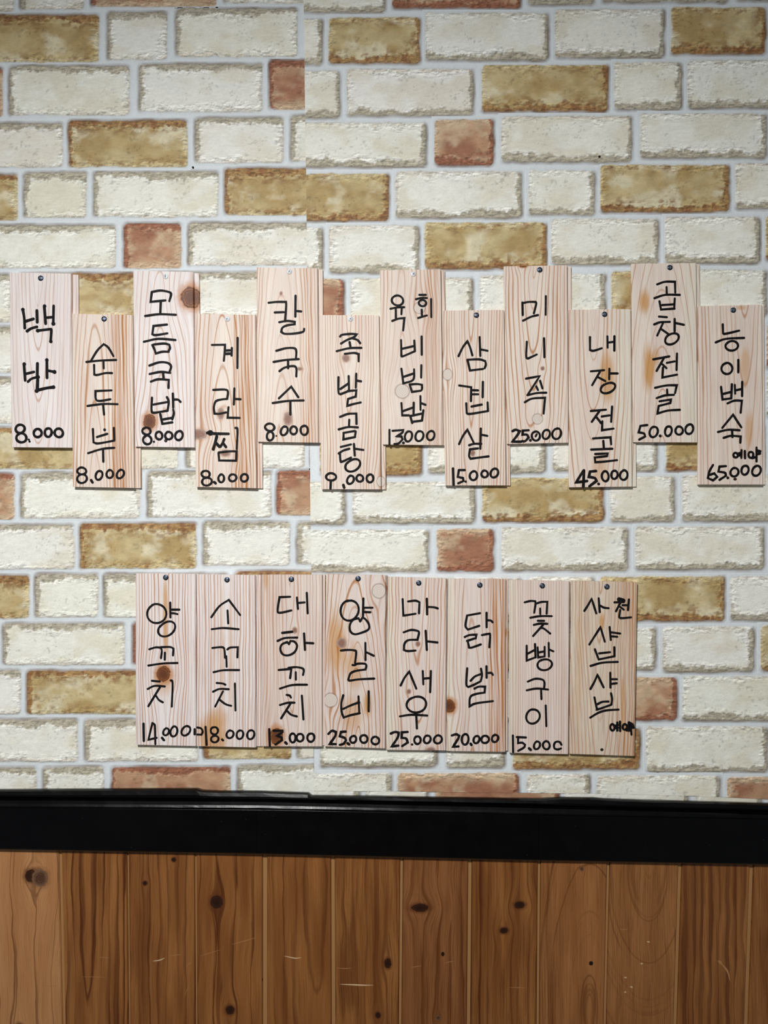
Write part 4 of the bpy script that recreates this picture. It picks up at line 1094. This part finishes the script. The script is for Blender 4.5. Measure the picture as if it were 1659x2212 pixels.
def menu_board(rec, nxt, sd, row, i, total):
    x0, y0, x1, y1, x2, y2, x3, y3 = rec['f']
    tw = rec['tw']
    TD, TBK = 0.0052, 0.0020     # front and back depth of the tongue
    LIP = 14.5

    def lerp(a, b_, t_): return a + (b_ - a) * t_
    if nxt is not None:          # keep clear of the neighbour's left edge
        nx0, ny0, nx3, ny3 = nxt['f'][0], nxt['f'][1], nxt['f'][6], nxt['f'][7]
        nl = lambda y_: nx0 + (nx3 - nx0) * (y_ - ny0) / (ny3 - ny0)
        x1 = min(x1, nl(y1) - 0.9)
        x2 = min(x2, nl(y2) - 0.9)
    prof = [(0, BT - 0.0008), (1.3, BT), ('r', -1.6, BT), ('r', 0, BT - 0.0010), ('r', 0.2, TD), ('r', tw - 1.0, TD), ('r', tw, TD - 0.0006),
            ('r', tw, TBK), ('r', 0.2, TBK), ('r', 0.0, 0.0026), (LIP, 0.0026), (LIP, TD + 0.0005), (0, TD + 0.0005)]
    rows = []
    for (lx, ly, rx, ry) in ((x0, y0, x1, y1), (x3, y3, x2, y2)):
        rr_ = []
        for p_ in prof:
            if p_[0] == 'r':
                px_, d_ = rx + p_[1], p_[2]
            else:
                px_, d_ = lx + p_[0], p_[1]
            py_ = ly + (ry - ly) * (px_ - lx) / (rx - lx)
            rr_.append((px_, py_, d_))
        rows.append(rr_)
    n_ = len(prof)
    vs_ = []
    for ri, rr_ in enumerate(rows):
        vs_ += [P(a, b_, d_, plane=BT) for a, b_, d_ in rr_]
    fs = [(q_, (q_ + 1) % n_, n_ + (q_ + 1) % n_, n_ + q_) for q_ in range(n_)]
    fs += [tuple(range(n_)), tuple(range(n_, 2 * n_))]
    org = P(x0, y0, BT)
    g_ = dict(rec['g'])
    g_['knots'] = [(a - x0, b_ - y0, c_, d_, e_) for a, b_, c_, d_, e_ in g_.get('knots', ())]
    g_['stains'] = [(a - x0, b_ - y0, c_, d_, e_) for a, b_, c_, d_, e_ in g_.get('stains', ())]
    mt = wood('pale_cedar', PALE, sd, k_bd, **g_)
    o = obj('menu_board', vs_, fs, mt, org, None, True)
    # small arris on the sawn ends
    o['category'] = 'sign'
    where = ORD[i] + ' from left'
    if row == 'upper':
        high = i % 2 == 0
        pos_ = ('high-hung' if high else 'low-hung') + ' pale wooden menu board, ' + where + ' in the upper row'
    else:
        pos_ = 'pale wooden menu board, ' + where + ' in the lower row'
    o['label'] = pos_ + ', lettered ' + rec['n']
    o['group'] = 'menu boards in the ' + row + ' row'
    strokes('lettering', rec['t'], rec['sw'], o, org, sd)
    pr = strokes('price', rec['p'], rec['sw'] * 1.02, o, org, sd + 50)
    if i == total - 1 and row == 'lower':
        pr.name = 'small_note'
    sx, sy, st = rec['sc']
    X, Z = PX(sx, sy, BT)
    R = 0.0041
    dk = st == 'd'
    v_, f_ = lathe([(R * 0.6, BT - 0.004), (R, BT + 0.00005), (R * 0.97, BT + 0.0005), (R * 0.75, BT + 0.0010), (R * 0.35, BT + 0.0013), (R * 0.05, BT + 0.0014)], (X, Z))
    sc = obj('screw', v_, f_, M_steel_dark if dk else M_steel_white, (X, -BT, Z), o, True, True)
    sc['label'] = 'dark blued cross-head screw' if dk else 'pale silvery cross-head screw'
    ang = (sd * 1.37) % 1.57
    vs2, fs2 = [], []
    hw, ln_ = 0.00042, R * (0.62 if dk else 0.58)
    out = [(hw, ln_), (hw, hw), (ln_, hw), (ln_, -hw), (hw, -hw), (hw, -ln_), (-hw, -ln_), (-hw, -hw), (-ln_, -hw), (-ln_, hw), (-hw, hw), (-hw, ln_)]
    for dep_, sc_ in ((BT + 0.0007, 1.0), (BT + 0.00150, 0.9)):
        for a, b_ in out:
            a, b_ = a * sc_, b_ * sc_
            vs2.append((X + a * math.cos(ang) - b_ * math.sin(ang), -dep_, Z + a * math.sin(ang) + b_ * math.cos(ang)))
    fs2 = [(q_, (q_ + 1) % 12, 12 + (q_ + 1) % 12, 12 + q_) for q_ in range(12)] + [tuple(range(12)), tuple(range(12, 24))]
    obj('cross_recess', vs2, fs2, M_slot_pale if dk else M_slot_dark, (X, -BT, Z), sc, True)
    return o


for i, rec in enumerate(UP):
    menu_board(rec, UP[i + 1] if i + 1 < len(UP) else None, 100 + i, 'upper', i, len(UP))
for i, rec in enumerate(LO):
    menu_board(rec, LO[i + 1] if i + 1 < len(LO) else None, 120 + i, 'lower', i, len(LO))


# ------------------------------------------------------------------ wear: scratches on the planks, specks on the paper
SCR = [(6, "614,2065 628,2068 640,2070 651,2068", 2.4), (7, "734,2126 760,2127 785,2128 807,2128", 3.0), (7, "725,2091 745,2092 760,2091", 1.4),
       (4, "330,2076 345,2074 356,2069", 2.6), (4, "367,2065 380,2063 394,2062", 1.3), (5, "500,2040 530,2032 556,2024", 1.6), (5, "430,2066 455,2058 480,2050", 1.0),
       (3, "213,2068 225,2068 237,2069", 1.2), (4, "400,2150 404,2138 408,2128", 1.0), (8, "886,2090 905,2087 912,2086", 1.4), (8, "960,2080 975,2077 981,2077", 1.4),
       (9, "1098,2133 1115,2133 1138,2134", 1.3), (4, "402,2088 408,2082 414,2079", 1.5), (11, "1338,2007 1350,2008 1357,2006", 1.4),
       (12, "1555,2079 1566,2090 1573,2102 1577,2120", 4.0), (12, "1551,2075 1560,2082", 6.0), (11, "1397,2034 1404,2035", 3.0), (11, "1383,2082 1389,2081", 3.0),
       (11, "1348,2111 1354,2112", 3.0), (11, "1361,2131 1367,2133", 3.4), (11, "1348,2143 1353,2143", 3.0), (2, "88,2128 105,2130 120,2129", 1.0), (3, "176,2110 200,2110 230,2111", 0.9)]
for pi, txt, w_ in SCR:
    pts = smooth_poly([tuple(map(float, q_.split(','))) for q_ in txt.split()])
    v_, f_ = ribbon([(pts, 1.0)], w_, PK_T, 0.0001, pi, True)
    par = plank_objs[pi]
    o = obj('scratch', v_, f_, M_scratch if w_ > 2.2 and pi != 12 else M_scuff, P(pts[0][0], pts[0][1], PK_T), par)
for kind, x_, y_, r_ in (('left', 417, 362, 2.2), ('right', 1294.5, 339, 2.6)):
    X, Z = PX(x_, y_, 0.001)
    v_, f_ = lathe([(r_ * S, SHEET[kind] + 0.0001), (r_ * S, 0.0021), (r_ * S * 0.6, 0.0026)], (X, Z), 10)
    obj('nail_speck', v_, f_, M_hole, (X, -0.001, Z), strips[kind], True)
